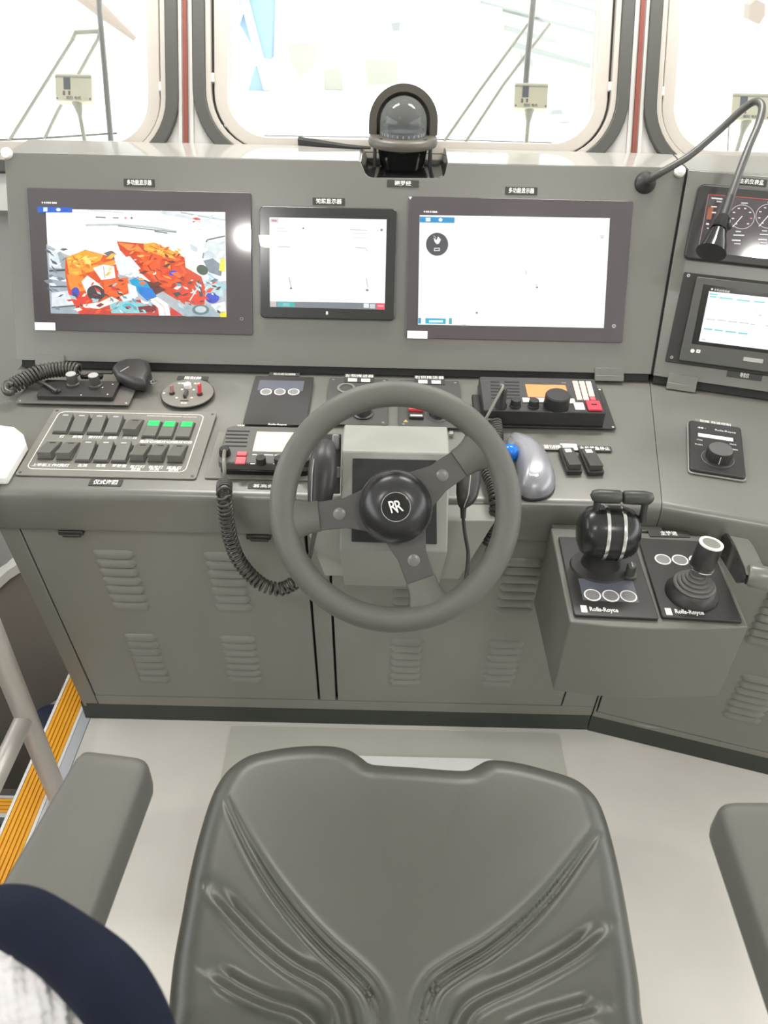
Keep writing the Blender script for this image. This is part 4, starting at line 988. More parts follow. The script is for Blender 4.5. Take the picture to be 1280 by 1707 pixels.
mb.add(vs, fs); obj('body', mb, BLACK, mic, bevel=.006, seg=3, smooth=60)
q = D.px(*c9(985, 120), .034)-cc; obj('talk_slot', MB().box(-.001, .001, -.012, .012, .0335, .0345), PALEI, mic, M=put(q.x, q.y) @ Matrix.Rotation(-.55, 4, 'Z'))
q = D.px(*c9(1215, 224), .016)-cc; hgr = obj('hang_ring', MB().ring(0, 0, .0055, .009, -.0012, .0012, 24), CHROME, mic, M=put(q.x, q.y, .016)); obj('stud', MB().tube([(-.02, .004, 0), (-.006, .001, 0)], .003, 10), CHROME, hgr, M=ID)
path = [on(D, *c9(x, y), h) for x, y, h in ((95, 250, .02), (150, 225, .022), (215, 190, .026), (290, 155, .03), (380, 132, .03), (480, 122, .03), (570, 122, .03), (620, 135, .028))]
cord = thing('coiled_cord', 'coiled black cord of the fist microphone at the left end of the desk', 'cord', Matrix.Translation(path[3]))
obj('coil', MB().tube(coil(path, .0142, .0030, 20), .0033, 7), CORD, cord, W=ID, smooth=80)
e0 = [on(D, *c9(x, y), h) for x, y, h in ((95, 250, .03), (60, 235, .035), (40, 265, .034), (50, 300, .03), (85, 305, .026), (110, 280, .02), (160, 240, .018), (260, 218, .016), (350, 235, .02), (420, 275, .022), (450, 295, .020))]
obj('lead', MB().tube(spline(e0, 5), [.008 if i < 22 else .0036 for i in range(51)], 8), CORD, cord, W=ID, smooth=80)
e1 = [on(D, *c9(x, y), h) for x, y, h in ((618, 138, .026), (650, 165, .020), (700, 156, .018), (780, 150, .018), (890, 150, .018))]
obj('lead', MB().tube(spline(e1, 5), .0033, 8), CORD, cord, W=ID, smooth=80)

# white flat box lying at the left end of the desk
bp = [D.px(x, y, .02) for x, y in ((-70, 712), (2, 708), (24, 711), (38, 722), (43, 738), (9, 795), (-90, 795))]; cc = sum(bp, Vector((0, 0)))/7
tag(obj('plastic_tray', MB().prism([tuple(p-cc) for p in bp], .0006, .02), WHITEP, None, .004, W=D.mat(cc.x, cc.y)), 'bright white flat plastic box lying on the left front of the desk', 'box')

# round wiper control
k = Kit(D, [(270, 637.5), (356, 638), (356, 677), (270, 676)], 'wiper_control', 'round grey control plate with a red toggle and a white knob', 'control panel')
R_ = k.w/2; k.part('plate', MB().lathe([(R_, .0002), (R_, .003), (R_-.001, .004)], 48), PLATEG)
k.part('rim', MB().ring(0, 0, R_-.0005, R_+.0015, .0001, .002, 48), DARKGAP)
ca = cpx((260, 635), 110/1280)
def toggle(x, y, m, L=.016):
    q = k.l(*ca(x, y), .004); o = k.part('toggle_base', MB().cyl(0, 0, .0065, .004, .006, 20), BLACK, M=put(q.x, q.y))
    obj('toggle_lever', MB().box(-.003, .003, -.007, .007, .0, L), m, o, M=put(0, .002, .006) @ Matrix.Rotation(-.35, 4, 'X'), bevel=.001)
toggle(310, 250, REDK if False else mat('rose_lever', rgb(150, 112, 112), .4)); toggle(850, 265, RED, .02)
q = k.l(*ca(615, 110), .006); k.part('knob', knob_mb(.0085, .010), WHITEK, M=put(q.x, q.y, .004))
q = k.l(*ca(580, 265), .006); k.part('knob', MB().box(-.0035, .0035, -.012, .012, .004, .013), PLATED, .0012, M=put(q.x, q.y))
tx = MB()
for x, y, s in ((480, 48, '低速'), (790, 52, '高速'), (505, 165, '●'), (730, 172, '●'), (155, 236, '●'), (400, 328, '●'), (690, 330, '停'), (540, 432, '雨刮')): q = k.l(*ca(x, y), .004); tx.text(s, .007, q.x, q.y, .004, th=.0001)
k.part('lettering', tx, WHITEI, smooth=0)
q = k.l(*ca(550, 385), .004); k.part('slot', MB().box(-.009, .009, -.0016, .0016, .004, .0043), DARKGAP, M=put(q.x, q.y))

def ring_button(k, x, y, r, z, m=GREYP):
    q = k.l(x, y, z); o = k.part('ring_button', MB().lathe([(r*.82, z), (r*.82, z+.0012), (r*.5, z+.0014)], 28), m, M=put(q.x, q.y))
    obj('white_ring', MB().ring(0, 0, r*.82, r, z, z+.0009, 32), WHITEI, o, M=ID); return o
# black blank panel with three ring buttons
k = Kit(D, [(425, 629), (520, 630.5), (514, 712), (406, 709)], 'button_console', 'plain black control panel with three white ring buttons along its top edge', 'control panel')
k.plate(.003, .004)
c, w, h = k.lr([(433, 636), (507, 638), (505, 656), (430, 652)]); k.part('display_window', MB().box(c.x-w/2, c.x+w/2, c.y-h/2, c.y+h/2, .004, .0043), SLATE)
for x in (443.5, 466.5, 489.5): ring_button(k, x, 653.5, .0127, .0043)
q = k.l(462, 709.5, .004); k.part('lettering', MB().text('Rolls-Royce', .008, q.x, q.y-.0+.004, .004, th=.0001, bold=.0002), WHITEI, smooth=0)
c, w, h = k.lr([(449, 621.5), (500, 622.5), (499, 628), (448, 627.5)]); o = k.part('nameplate', MB().box(-w/2, w/2, -h/2, h/2, .0002, .0014), TAGB, M=put(c.x, c.y)); obj('lettering', MB().text('动力定位控制', .0088, 0, 0, .0014, th=.0001, sx=.95), WHITEI, o, M=ID, smooth=0)

# two control panels behind the wheel
def wheel_panel(q, np, st, label):
    k = Kit(D, q, 'thruster_panel', label, 'control panel')
    k.plate(.004, .0035, PLATED); screws(k, .003, .009, PLATEG, .0035)
    c, w, h = k.lr(np); o = k.part('nameplate', MB().box(-w/2, w/2, -h/2, h/2, .0036, .0048), TAGB, M=put(c.x, c.y))
    obj('lettering', MB().text(st, h*.36, 0, h*.24, .0048, th=.0001), WHITEI, o, M=ID, smooth=0)
    for s in (-1, 1): obj('white_tag', MB().box(s*w*.22-w*.15, s*w*.22+w*.15, -h*.42, -h*.06, .0048, .0052), WHITEI, o, M=ID)
    return k
k = wheel_panel([(548, 632), (645, 633), (648, 711), (541, 709)], [(575, 626), (624, 627), (623, 641), (573, 640)], '左侧推进器', 'dark control panel behind the wheel rim with one silver dial knob, left of the pair')
q = k.l(577, 650); k.part('dial_ring', MB().ring(q.x, q.y, .015, .02, .0035, .006, 36), PLATEG)
q = k.l(605, 690, .004); kb = k.part('knob', knob_mb(.017, .02, 0, 1.3), BLACK, M=put(q.x, q.y, .0035)); obj('knob_cap', MB().lathe([(.012, .0202), (.011, .0216), (.004, .022)], 24), CHROME, kb, M=ID)
k = wheel_panel([(668, 634), (765, 638), (773, 716), (662, 713)], [(691, 628), (741, 630), (740, 644), (690, 643)], '右侧推进器', 'dark control panel behind the wheel rim with a red guarded switch, right of the pair')
c, w, h = k.lr([(681, 677), (706, 679), (706, 697), (682, 696)], .008)
o = k.part('switch_body', MB().box(-w/2, w/2, -h/2, h/2, .0035, .010), BLACK, .001, M=put(c.x, c.y)); obj('red_guard', MB().box(-w/2-.0005, w/2+.0005, -h*.02, h*.56, .009, .017), RED, o, bevel=.0015, M=ID); obj('white_line', MB().box(-w*.4, w*.4, -h*.42, -h*.3, .010, .0104), WHITEI, o, M=ID)
q = k.l(730, 692, .004); kb = k.part('knob', knob_mb(.019, .016, 0, 1.35), BLACK, M=put(q.x, q.y, .0035)); obj('knob_rim', MB().ring(0, 0, .0235, .026, 0, .0022, 36), STEEL, kb, M=ID)
q = k.l(676, 704); k.part('warning_mark', MB().prism([(q.x-.005, q.y-.004), (q.x+.005, q.y-.004), (q.x, q.y+.005)], .0036, .0038), mat('amber_ink', rgb(190, 160, 80), .5))

# VHF radio left of the wheel
k = Kit(D, [(363, 722), (545, 727), (532, 803), (342, 798.5)], 'radio', 'grey-black radio with a pale amber screen and red keys left of the wheel', 'radio')
k.plate(.003, .003, PLATEG)
HB = .032
c, w, h = k.lr([(382, 709), (528, 713), (517, 774), (358, 771)], HB)
RADM = mat('radio_grey', rgb(88, 87, 83), .42, noise=.05)
body = MB().prism(rrect(w, h, .014, 5, c.x, c.y), .014, HB)
k.part('body', body, RADM, .0025)
k.part('lower_body', MB().prism(rrect(w-.004, h-.002, .014, 5, c.x, c.y-.001), .003, .0138), BLACKG, .001)
cb = cpx((340, 690), 200/1280)
c, w, h = k.lr([cb(*a) for a in ((562, 192), (990, 200), (940, 408), (522, 398))], HB)
k.part('screen', MB().box(c.x-w/2, c.x+w/2, c.y-h/2, c.y+h/2, HB, HB+.0006), PEACH)
for i, (y, x0, x1) in enumerate(((182, 250, 490), (220, 235, 476), (258, 232, 462), (298, 226, 466), (341, 216, 456))):
    a, b = k.l(*cb(x0, y), HB), k.l(*cb(x1, y), HB); k.part('speaker_slot', MB().box(a.x, b.x, a.y-.0022, a.y+.0022, HB, HB+.0003), DARKGAP)
q = k.l(*cb(225, 430), HB); k.part('microphone_socket', MB().lathe([(.011, HB), (.011, HB+.006), (.009, HB+.014), (.005, HB+.016)], 20), BLACKM, M=put(q.x, q.y))
for x, y, hh in ((405, 436, .0062), (392, 508, .0105)):
    q = k.l(*cb(x, y), HB); k.part('red_key', MB().box(-.0095, .0095, -hh, hh, HB, HB+.004), REDK, .0015, M=put(q.x, q.y))
for x, y in ((608, 498), (800, 500), (1080, 510)): q = k.l(*cb(x, y), HB+.006); k.part('knob', knob_mb(.0095, .014), BLACKM, M=put(q.x, q.y, HB))
tx = MB()
for x, y, s in ((540, 432, '▬'), (690, 435, '▬▬'), (780, 438, '▬'), (395, 125, 'VHF'), (520, 530, '▬'), (765, 532, '▬')): q = k.l(*cb(x, y), HB); tx.text(s, .0085, q.x, q.y, HB, th=.0001)
k.part('lettering', tx, WHITEI, smooth=0)

# handset in its cradle on the steering column
hs = thing('telephone_handset', 'black handset standing upright in its cradle beside the steering column', 'handset', Matrix.Translation(at(536, 800, 1.29)))
hp = [at(x, y, d) for x, y, d in ((547, 737, 1.335), (542, 748, 1.318), (539, 768, 1.30), (537, 792, 1.292), (535, 815, 1.288), (532, 840, 1.285), (531, 856, 1.284), (530, 866, 1.285), (530, 871, 1.288))]
hr_ = [.008, .019, .0232, .0242, .0225, .019, .018, .018, .012]
obj('body', MB().tube(spline(hp, 5), [np.interp(i/5, range(9), hr_) for i in range(41)], 20, sy=.85), BLACK, hs, W=ID, smooth=80)
sp = spline(hp, 5); off = [np.interp(i/5, range(9), hr_) for i in range(41)]
obj('seam_line', MB().tube([p-RGT*(o*.62)-FWD*(o*.75) for p, o in zip(sp, off)][2:36], .0008, 6), PALEI, hs, W=ID)
cr = thing('handset_cradle', 'grey handset cradle fixed between the handset and the steering column', 'cradle', Matrix.Translation(at(556, 770, 1.36)))
mb = MB(); 
BFm = Frame(at(552, 775, 1.365), (1, 0, 0), UPV)
obj('back_plate', MB().box(-.02, .016, -.05, .055, -.012, 0), PLATED, cr, bevel=.002, W=BFm.mat())
obj('hook', MB().box(.002, .014, .025, .052, 0, .022), GREYP, cr, bevel=.003, W=BFm.mat())
obj('clip', MB().box(.006, .017, -.022, -.004, 0, .018), STEEL, cr, bevel=.002, W=BFm.mat())
# its coiled cord
AP = Vector((0, 1.128, 0)); AN = Vector((0, 1, 0))
cd = thing('coiled_cord', 'coiled cord hanging in a loop in front of the left cabinet door', 'cord', Matrix.Translation(hit(385, 900, AP, AN)))
d0 = [on(D, 374, 752, HB+.014), on(D, 373, 765, HB+.022), on(D, 374, 785, HB+.012), on(D, 374, 806, .022)]
pth = [on(D, 374, 806, .024)]+[hit(x, y, AP+Vector((0, -.006, 0)), AN) for x, y in ((374, 826), (377, 862), (384, 898), (396, 930), (415, 956), (440, 976), (468, 982), (490, 972))]
obj('coil', MB().tube(coil(pth, .0122, .0027, 36), .0027, 7), CORD, cd, W=ID, smooth=80)
obj('lead', MB().tube(spline(d0, 5), .0036, 10), STEEL if False else mat('lead_sheath', rgb(120, 118, 110), .35), cd, W=ID)
e1 = [hit(490, 972, AP, AN), hit(508, 950, AP, AN), hit(517, 925, AP, AN), at(522, 900, 1.33), at(529, 872, 1.29)]
obj('lead', MB().tube(spline(e1, 6), .0042, 8), CORD, cd, W=ID)

# radio right of the wheel
k = Kit(D, [(797, 645), (1003, 648), (1026, 716), (803, 712)], 'radio', 'black radio with an orange screen, large knob and keypad right of the wheel', 'radio')
k.plate(.003, .003, BLACK)
HB = .038; cc_ = cpx((800, 620), 240/1280)
c, w, h = k.lr([(803, 627), (993, 632), (1009, 688), (801, 684)], HB)
k.part('body', MB().prism(rrect(w, h, .006, 4, c.x, c.y), .003, HB), BLACK, .0022)
k.part('side_grip', MB().box(c.x-w/2-.016, c.x-w/2+.002, c.y-h*.40, c.y+h*.22, .003, .016), BLACKM, .003)
for i in range(6):
    for x0, x1 in ((92, 170), (214, 348)):
        y = 90+i*28.5; a, b = k.l(*cc_(x0+i*1.5, y), HB), k.l(*cc_(x1+i*1.5, y+2), HB); k.part('speaker_slot', MB().box(a.x, b.x, a.y-.0026, a.y+.0026, HB, HB+.0003), DARKGAP)
c, w, h = k.lr([cc_(*a) for a in ((408, 110), (768, 122), (782, 232), (420, 222))], HB); k.part('screen', MB().box(c.x-w/2, c.x+w/2, c.y-h/2, c.y+h/2, HB, HB+.0006), ORANGES)
q = k.l(*cc_(185, 310), HB); k.part('microphone_plug', MB().lathe([(.0125, HB), (.012, HB+.006), (.009, HB+.012), (.0085, HB+.042), (.006, HB+.046)], 20), BLACK, M=put(q.x, q.y))
for x, y in ((313, 300), (474, 305)): q = k.l(*cc_(x, y), HB); k.part('knob', knob_mb(.0105, .016, 0, 1.15, 18), BLACKM, M=put(q.x, q.y, HB))
q = k.l(*cc_(676, 300), HB); k.part('channel_knob', MB().lathe([(.0255, 0), (.0265, .004), (.0258, .025), (.0235, .028), (.012, .0285)], 36), BLACKM, M=put(q.x, q.y, HB))
for r in range(5):
    for col in range(3):
        x = 846+col*59+r*9; y = 103+r*34+col*2; q = k.l(*cc_(x, y), HB)
        k.part('key', MB().box(-.0056, .0056, -.0066, .0066, HB, HB+.003), KEYS if not (r == 4 and col == 2) else REDK, .0008, M=put(q.x, q.y))
for q4 in ((410, 256, .0075), (535, 256, .010), (802, 264, .0095), (880, 310, .0105)): q = k.l(*cc_(q4[0], q4[1]), HB); k.part('white_key', MB().box(-q4[2], q4[2], -.0085 if q4[1] < 300 else -.013, .0085 if q4[1] < 300 else .013, HB, HB+.0025), WHITEK, .0006, M=put(q.x, q.y))
q = k.l(*cc_(1010, 312), HB); rk = k.part('distress_key', MB().box(-.0145, .0145, -.017, .017, HB, HB+.006), mat('bright_red_key', rgb(222, 62, 78), .4), .002, M=put(q.x, q.y))
obj('dark_mark', MB().box(-.006, .006, -.002, .003, HB+.006, HB+.0066), BLACKM, rk, M=ID)
k.part('lettering', MB().text('ICOM', .006, *k.l(*cc_(745, 98), HB), HB, th=.0001) if False else MB().text('VHF', .006, *k.l(*cc_(745, 98), HB), HB, th=.0001), PALEI, smooth=0)
screws(k, .003, .006, STEEL)

# its lead, coil and hanging microphone
cd = thing('coiled_cord', 'coiled cord running down behind the right side of the wheel rim', 'cord', Matrix.Translation(on(D, 822, 740, .02)))
d0 = [on(D, 835, 642, .082), on(D, 838, 646, .088), on(D, 826, 668, .072), on(D, 812, 694, .05), on(D, 808, 702, .035), on(D, 813, 700, .02), on(D, 824, 700, .016)]
obj('lead', MB().tube(spline(d0, 6), .003, 10), MATS['lead_sheath'], cd, W=ID)
pth = [on(D, 826, 702, .016), on(D, 828, 715, .014), on(D, 828, 735, .014), on(D, 820, 765, .014), on(D, 812, 785, .016), on(D, 822, 810, .018), hit(826, 835, Vector((0, 1.15, 0)), AN), hit(826, 860, Vector((0, 1.14, 0)), AN), hit(821, 885, Vector((0, 1.14, 0)), AN), hit(815, 905, Vector((0, 1.14, 0)), AN)]
obj('coil', MB().tube(coil(pth, .0105, .003, 44), .003, 7), CORD, cd, W=ID, smooth=80)
obj('lead', MB().tube(spline([pth[-1], hit(806, 930, Vector((0, 1.14, 0)), AN), hit(790, 965, Vector((0, 1.13, 0)), AN), hit(776, 975, Vector((0, 1.11, 0)), AN), hit(776, 965, Vector((0, 1.09, 0)), AN)], 6), .003, 8), CORD, cd, W=ID)
mp = [at(x, y, d) for x, y, d in ((785, 760, 1.40), (783, 775, 1.385), (781, 800, 1.37), (778, 825, 1.355), (773, 840, 1.35), (772, 848, 1.35), (772, 864, 1.35))]
rr = [.012, .020, .0215, .019, .012, .0055, .0045]
mc_ = thing('fist_microphone', 'black fist microphone hanging upright between the steering column and wheel rim', 'microphone', Matrix.Translation(mp[2]))
obj('body', MB().tube(spline(mp, 4), [np.interp(i/4, range(7), rr) for i in range(25)], 16, sy=.7), BLACK, mc_, W=ID, smooth=60)
obj('seam_line', MB().tube([p+RGT*.001-FWD*(np.interp(i/4, range(7), rr)*.78) for i, p in enumerate(spline(mp, 4))][2:20], .0009, 6), PALEI, mc_, W=ID)
obj('cable', MB().tube(spline([mp[-1], at(775, 890, 1.335), at(780, 920, 1.32), at(779, 945, 1.31), at(776, 968, 1.30)], 5), .0032, 8), BLACKM, mc_, W=ID)
obj('holder', MB().box(-.013, .013, -.02, .02, -.03, -.012), PLATED, mc_, bevel=.002, W=Frame(mp[2]-Vector((0, 0, 0)), (1, 0, 0), UPV).mat())

# trackball
op = [(846, 742), (848, 730), (853, 725), (868, 729), (882, 734), (897, 745), (910, 762), (921, 783), (926, 803), (922, 815), (912, 823), (898, 827), (882, 827), (869, 821), (864, 805), (862, 785), (856, 765)]
pp = [D.px(x, y, .012) for x, y in op]; cc = sum(pp, Vector((0, 0)))/len(pp)
tb = thing('trackball_mouse', 'silver-grey thumb trackball with a blue ball right of the wheel', 'trackball', D.mat(cc.x, cc.y))
lp = spline([(p.x-cc.x, p.y-cc.y, 0) for p in pp+pp[:1]], 5)[:-1]
if area(lp) < 0: lp = lp[::-1]
n = len(lp); peak = Vector((.004, -.006)); NR = 14; vs = []
for j in range(NR+1):
    t = j/NR; s = cos(t*pi/2)**.75; z = .002+.044*sin(t*pi/2)**.85
    for p in lp: vs.append((peak.x*(1-s)+p.x*s, peak.y*(1-s)+p.y*s, z))
fs = [list(range(n))[::-1]]+[(j*n+i, j*n+(i+1) % n, (j+1)*n+(i+1) % n, (j+1)*n+i) for j in range(NR) for i in range(n)]
obj('shell', MB().add(vs, fs), SILVER, tb, M=ID, smooth=80)
base = [(p.x*1.015, p.y*1.015) for p in lp]; obj('base', MB().prism(base, .0004, .007), BLACK, tb, M=ID, bevel=.002)
q = D.px(851, 752, .03)-cc; obj('ball', MB().ell((q.x-.001, q.y, .026), .018, .018, .018, 28, 18), BLUEB, tb, M=ID, smooth=80)
q = D.px(854, 729, .03)-cc; obj('button', MB().ell((q.x, q.y-.012, .023), .012, .022, .009, 20, 10), mat('dark_silver_button', rgb(98, 97, 98), .4), tb, M=ID, smooth=80)
q = D.px(890, 792, .044)-cc; obj('emblem', MB().text('±ą' if False else 'logi', .012, 0, 0, 0, th=.0003, bold=.0003), WHITEI, tb, M=put(q.x, q.y, .0445) @ Matrix.Rotation(-.12, 4, 'X'), smooth=0)
w_ = D.rect([(872, 824), (899, 827), (898, 833), (871, 830)])
tag(obj('paper_slip', MB().prism(rrect(w_[1], w_[2], .001, 2), .0003, .0009), STICK, W=D.mat(w_[0].x, w_[0].y)), 'white paper slip poking out in front of the trackball', 'paper')

# pair of rocker switches right of the trackball
for q, lab in (([(932, 752), (957, 753), (968, 793), (941, 791)], 'black rocker switch with white tag beside the trackball, left of the pair'), ([(966, 753), (992, 754), (1004, 794), (975, 793)], 'black rocker switch with white tag, right of the pair beyond the trackball')):
    k = Kit(D, q, 'rocker_switch', lab, 'switch', 'black rocker switches beside the trackball', rot=radians(4))
    k.part('frame', MB().prism(rrect(k.w, k.h, .003, 3), .0002, .010), BLACK, .0015)
    wz, hz = k.w*.40, k.h*.43
    mb = MB(); vs = [(sx*wz, v, z) for (v, z0, z1) in ((-hz, .008, .022), (hz, .008, .012)) for sx in (-1, 1) for z in (z0, z1)]
    mb.add(vs, [(0, 1, 3, 2), (4, 6, 7, 5), (1, 5, 7, 3), (0, 2, 6, 4), (0, 4, 5, 1), (2, 3, 7, 6)])
    o = k.part('rocker', mb, PLATED, .0012)
    T = Matrix.Translation((0, hz*.68, .012+.01*(hz*.32)/(2*hz)+.0003)) @ Matrix.Rotation(-atan2(.010, 2*hz), 4, 'X')
    t_ = obj('white_tag', MB().box(-wz*.5, wz*.5, -.0065, .0065, 0, .0006), STICK, o, M=T); obj('lettering', MB().text('开', .009, 0, 0, .0006, th=.0001), PALEI, t_, M=ID, smooth=0)

# rotary control on the angled desk
cd_ = cpx((1040, 600), 240/1280)
k = Kit(D2, [cd_(*a) for a in ((575, 570), (1030, 628), (1072, 1070), (567, 1010))], 'rotary_control', 'black square control with a large ribbed dial knob on the angled desk', 'control panel', rot=radians(1))
k.plate(.008, .010, BLACK, 'body', .003)
k.part('base_rim', MB().prism(rrect(k.w+.003, k.h+.004, .008, 4), .0001, .0025), PALEI)
k.part('face', MB().prism(rrect(k.w-.008, k.h-.008, .006, 4), .0098, .0103), PANELB)
c, w, h = k.lr([cd_(*a) for a in ((632, 540), (955, 575), (960, 605), (625, 568))], .001); o = k.part('nameplate', MB().box(-w/2, w/2, -h/2, h/2, .0002, .0022), PLATEG, M=put(c.x, c.y+.004)); obj('lettering', MB().text('侧推 转速控制', .010, .004, 0, .0022, th=.0001), WHITEI, o, M=ID, smooth=0)
c, w, h = k.lr([cd_(*a) for a in ((660, 655), (970, 692), (968, 722), (658, 682))], .0104); k.part('label_strip', MB().box(c.x-w/2, c.x+w/2, c.y-h/2, c.y+h/2, .0103, .0108), WHITEI)
tx = MB()
for x, y, s, z in ((690, 605, '◄◉ •', .007), (900, 635, 'Rolls-Royce', .0085), (672, 710, 'MIN', .006), (664, 752, 'PUSH', .0062), (970, 752, 'MAX', .006), (972, 797, 'TURN', .0062), (808, 745, '▬▬', .005)): q = k.l(*cd_(x, y), .0104); tx.text(s, z, q.x, q.y, .0103, th=.0001)
k.part('lettering', tx, WHITEI, smooth=0)
q = k.l(*cd_(832, 880), .0104); kn = k.part('dial_knob', MB().lathe([(.029, 0), (.030, .002), (.029, .004), (.0235, .0045), (.0235, .022), (.0225, .0245), (.012, .025)], 44), BLACK, M=put(q.x, q.y, .0103))
obj('knob_top', MB().lathe([(.0225, .0245), (.0215, .0256), (.01, .0258)], 40), GREYP if False else mat('knob_top_grey', rgb(92, 90, 90), .3), kn, M=ID)
rb2 = MB()
for i in range(36):
    a = 2*pi*i/36; rb2.box(.0230, .0242, -.0007, .0007, .005, .022, 0, Matrix.Rotation(a, 4, 'Z'))
obj('knurling', rb2, PLATED, kn, M=ID); obj('pointer', MB().box(-.0006, .0006, -.0246, -.0238, .004, .021), WHITEI, kn, M=ID)
obj('skirt_rim', MB().ring(0, 0, .0285, .0308, .0005, .0016, 44), STEEL, kn, M=ID)
# ------------------------------------------------------------------ steering column and wheel
WN = -(ray(659, 845).normalized())
WHL = Frame(at(659, 845, 1.18), RGT, WN.cross(RGT))
BF = Frame(at(657, 836, 1.30), (1, 0, 0), WN.cross(Vector((1, 0, 0))))
col = thing('steering_column', 'pale grey steering column box standing out from the desk behind the wheel', 'steering column', BF.mat())
tl, tr_, br, bl = [BF.px(*a) for a in ((569, 752), (747, 755), (748, 920), (566, 916))]
x0, x1 = (tl.x+bl.x)/2, (tr_.x+br.x)/2; yt, yb = (tl.y+tr_.y)/2, (bl.y+br.y)/2
ft, fb = BF.mat() @ Vector((x0, yt, 0)), BF.mat() @ Vector((x0, yb, 0))
xa, xb = x0+BF.o.x, x1+BF.o.x
prof = [(fb.y, fb.z), (ft.y, ft.z), (ft.y+.083, ft.z+.002), (1.235, .798), (1.195, .703), (1.185, .60), (fb.y+.10, .645)]
def yz_prism(prof, xa, xb, W0=None):
    n = len(prof); vs = [(xa, y, z) for y, z in prof]+[(xb, y, z) for y, z in prof]
    if area(prof) > 0: fl = False
    else: fl = True
    fs = [list(range(n))[::-1], list(range(n, 2*n))]+[(i, (i+1) % n, (i+1) % n+n, i+n) for i in range(n)]
    if fl: fs = [f[::-1] for f in fs]
    return MB().add(vs, fs)
obj('housing', yz_prism(prof, xa, xb), GREY2, col, bevel=.003, W=ID)
q = [BF.px(*a) for a in ((588, 764), (727, 767), (728, 907), (586, 903))]
obj('dark_plate', MB().prism([tuple(v) for v in q], 0.0002, .004), BLACKM, col, bevel=.001, M=ID)
q = [hit(x, y, Vector((0, 1.118, 0)), AN) for x, y in ((505, 868), (826, 868), (765, 966), (541, 960))]
gp = [(v.x, v.z) for v in q]
vs = [(x, 1.118, z) for x, z in gp]+[(x, 1.168, z) for x, z in gp]
obj('gusset_plate', MB().add(vs, [(3, 2, 1, 0), (4, 5, 6, 7), (0, 1, 5, 4), (1, 2, 6, 5), (2, 3, 7, 6), (3, 0, 4, 7)]), GREY2, col, bevel=.002, W=ID)
sp_ = on(D, 757, 722, .002); obj('column_stud', MB().lathe([(.006, 0), (.006, .005), (.004, .007)], 16), STEEL, col, W=Matrix.Translation(on(D, 752, 725, 0)))
cs = at(657, 838, 1.297); cd2 = (WHL.o-cs)
sw_t = thing('steering_wheel', 'grey rubber rimmed steering wheel with three dark spokes and a black domed hub', 'steering wheel', WHL.mat())
px = 1.18/FPX
RO = 208*px; rt = 21.5*px; RC = RO-rt
mb = MB(); N = 96; n = 20
vs = [((RC+rt*cos(2*pi*k/n))*cos(2*pi*i/N), (RC+rt*cos(2*pi*k/n))*sin(2*pi*i/N), rt*.95*sin(2*pi*k/n)+.012) for i in range(N) for k in range(n)]
mb.add(vs, [(i*n+k, ((i+1) % N)*n+k, ((i+1) % N)*n+(k+1) % n, i*n+(k+1) % n) for i in range(N) for k in range(n)])
obj('rim', mb, RUBBER, sw_t, M=ID, smooth=80)
for a in (187, 34, -71):
    A = radians(a); T = Matrix.Rotation(A, 4, 'Z')
    # dark plate
    r0, r1 = 48*px, 132*px
    pl = [(r0, -36*px), (85*px, -25*px), (r1, -24*px), (r1, 24*px), (85*px, 25*px), (r0, 36*px)]
    o = obj('spoke', MB().prism(pl, -.004, .002), SPOKE, sw_t, bevel=.001, M=T)
    obj('spoke_bolt', MB().lathe([(10.5*px, .002), (10.5*px, .0032), (8*px, .0042), (3*px, .0045)], 24), STEEL if False else mat('bolt_grey_%d' % a, rgb(112, 110, 110), .35, metal=.3), o, M=put(94*px, 0))
    # rubber root flaring into the rim
    rows = []
    for j in range(9):
        t = j/8; r = (128+t*55)*px; hw = (25+1+max(0, (t-.1))**2.2*33)*px; th = .005+t*.010; zc = .0+t*.010
        rows.append([(r, -hw, zc), (r, -hw*.85, zc+th), (r, 0, zc+th*1.15), (r, hw*.85, zc+th), (r, hw, zc), (r, hw*.85, zc-th), (r, 0, zc-th), (r, -hw*.85, zc-th)])
    vs = [p for r_ in rows for p in r_]
    fs = [(j*8+i, (j+1)*8+i, (j+1)*8+(i+1) % 8, j*8+(i+1) % 8) for j in range(8) for i in range(8)]+[list(range(8)), [64+i for i in range(8)][::-1]]
    obj('spoke_root', MB().add(vs, fs), RUBBER, sw_t, M=T, smooth=60)
HUBM = mat('hub_black', rgb(38, 38, 38), .28, noise=.03)
obj('hub', MB().lathe([(58*px, -.006), (60*px, .004), (60*px, .014), (57*px, .026), (50*px, .036), (40*px, .043), (30*px, .0465), (24.5*px, .0475)], 56, cap1=True), HUBM, sw_t, M=ID, smooth=60)
obj('hub_flange', MB().lathe([(63*px, -.01), (63*px, -.004), (58*px, -.003)], 48), BLACK, sw_t, M=ID)
bd = obj('badge', MB().lathe([(23*px, .047), (23*px, .0486), (20*px, .0492)], 40), BLACKG, sw_t, M=ID)
obj('badge_ring', MB().ring(0, 0, 22.8*px, 23.8*px, .047, .0494, 40), CHROME, bd, M=ID)
mb = MB().text('R', 28*px, -5*px, 1*px, .0493, th=.0003, bold=.0002, sx=.72); mb.text('R', 28*px, 4*px, -1*px, .0496, th=.0003, bold=.0002, sx=.72)
obj('emblem', mb, WHITEI, bd, M=Matrix.Rotation(radians(17), 4, 'Z'), smooth=0)
L = WHL.mat().inverted() @ cs
obj('shaft', MB().tube([(L.x*.97, L.y*.97, L.z+.004), (L.x*.4, L.y*.4, L.z*.4), (0, 0, -.005)], .02, 24), BLACKM, sw_t, M=ID)
obj('shaft_collar', MB().tube([(L.x*.97, L.y*.97, L.z+.0042), (L.x*.8, L.y*.8, L.z*.8+.003)], .036, 28), BLACK, sw_t, M=ID)

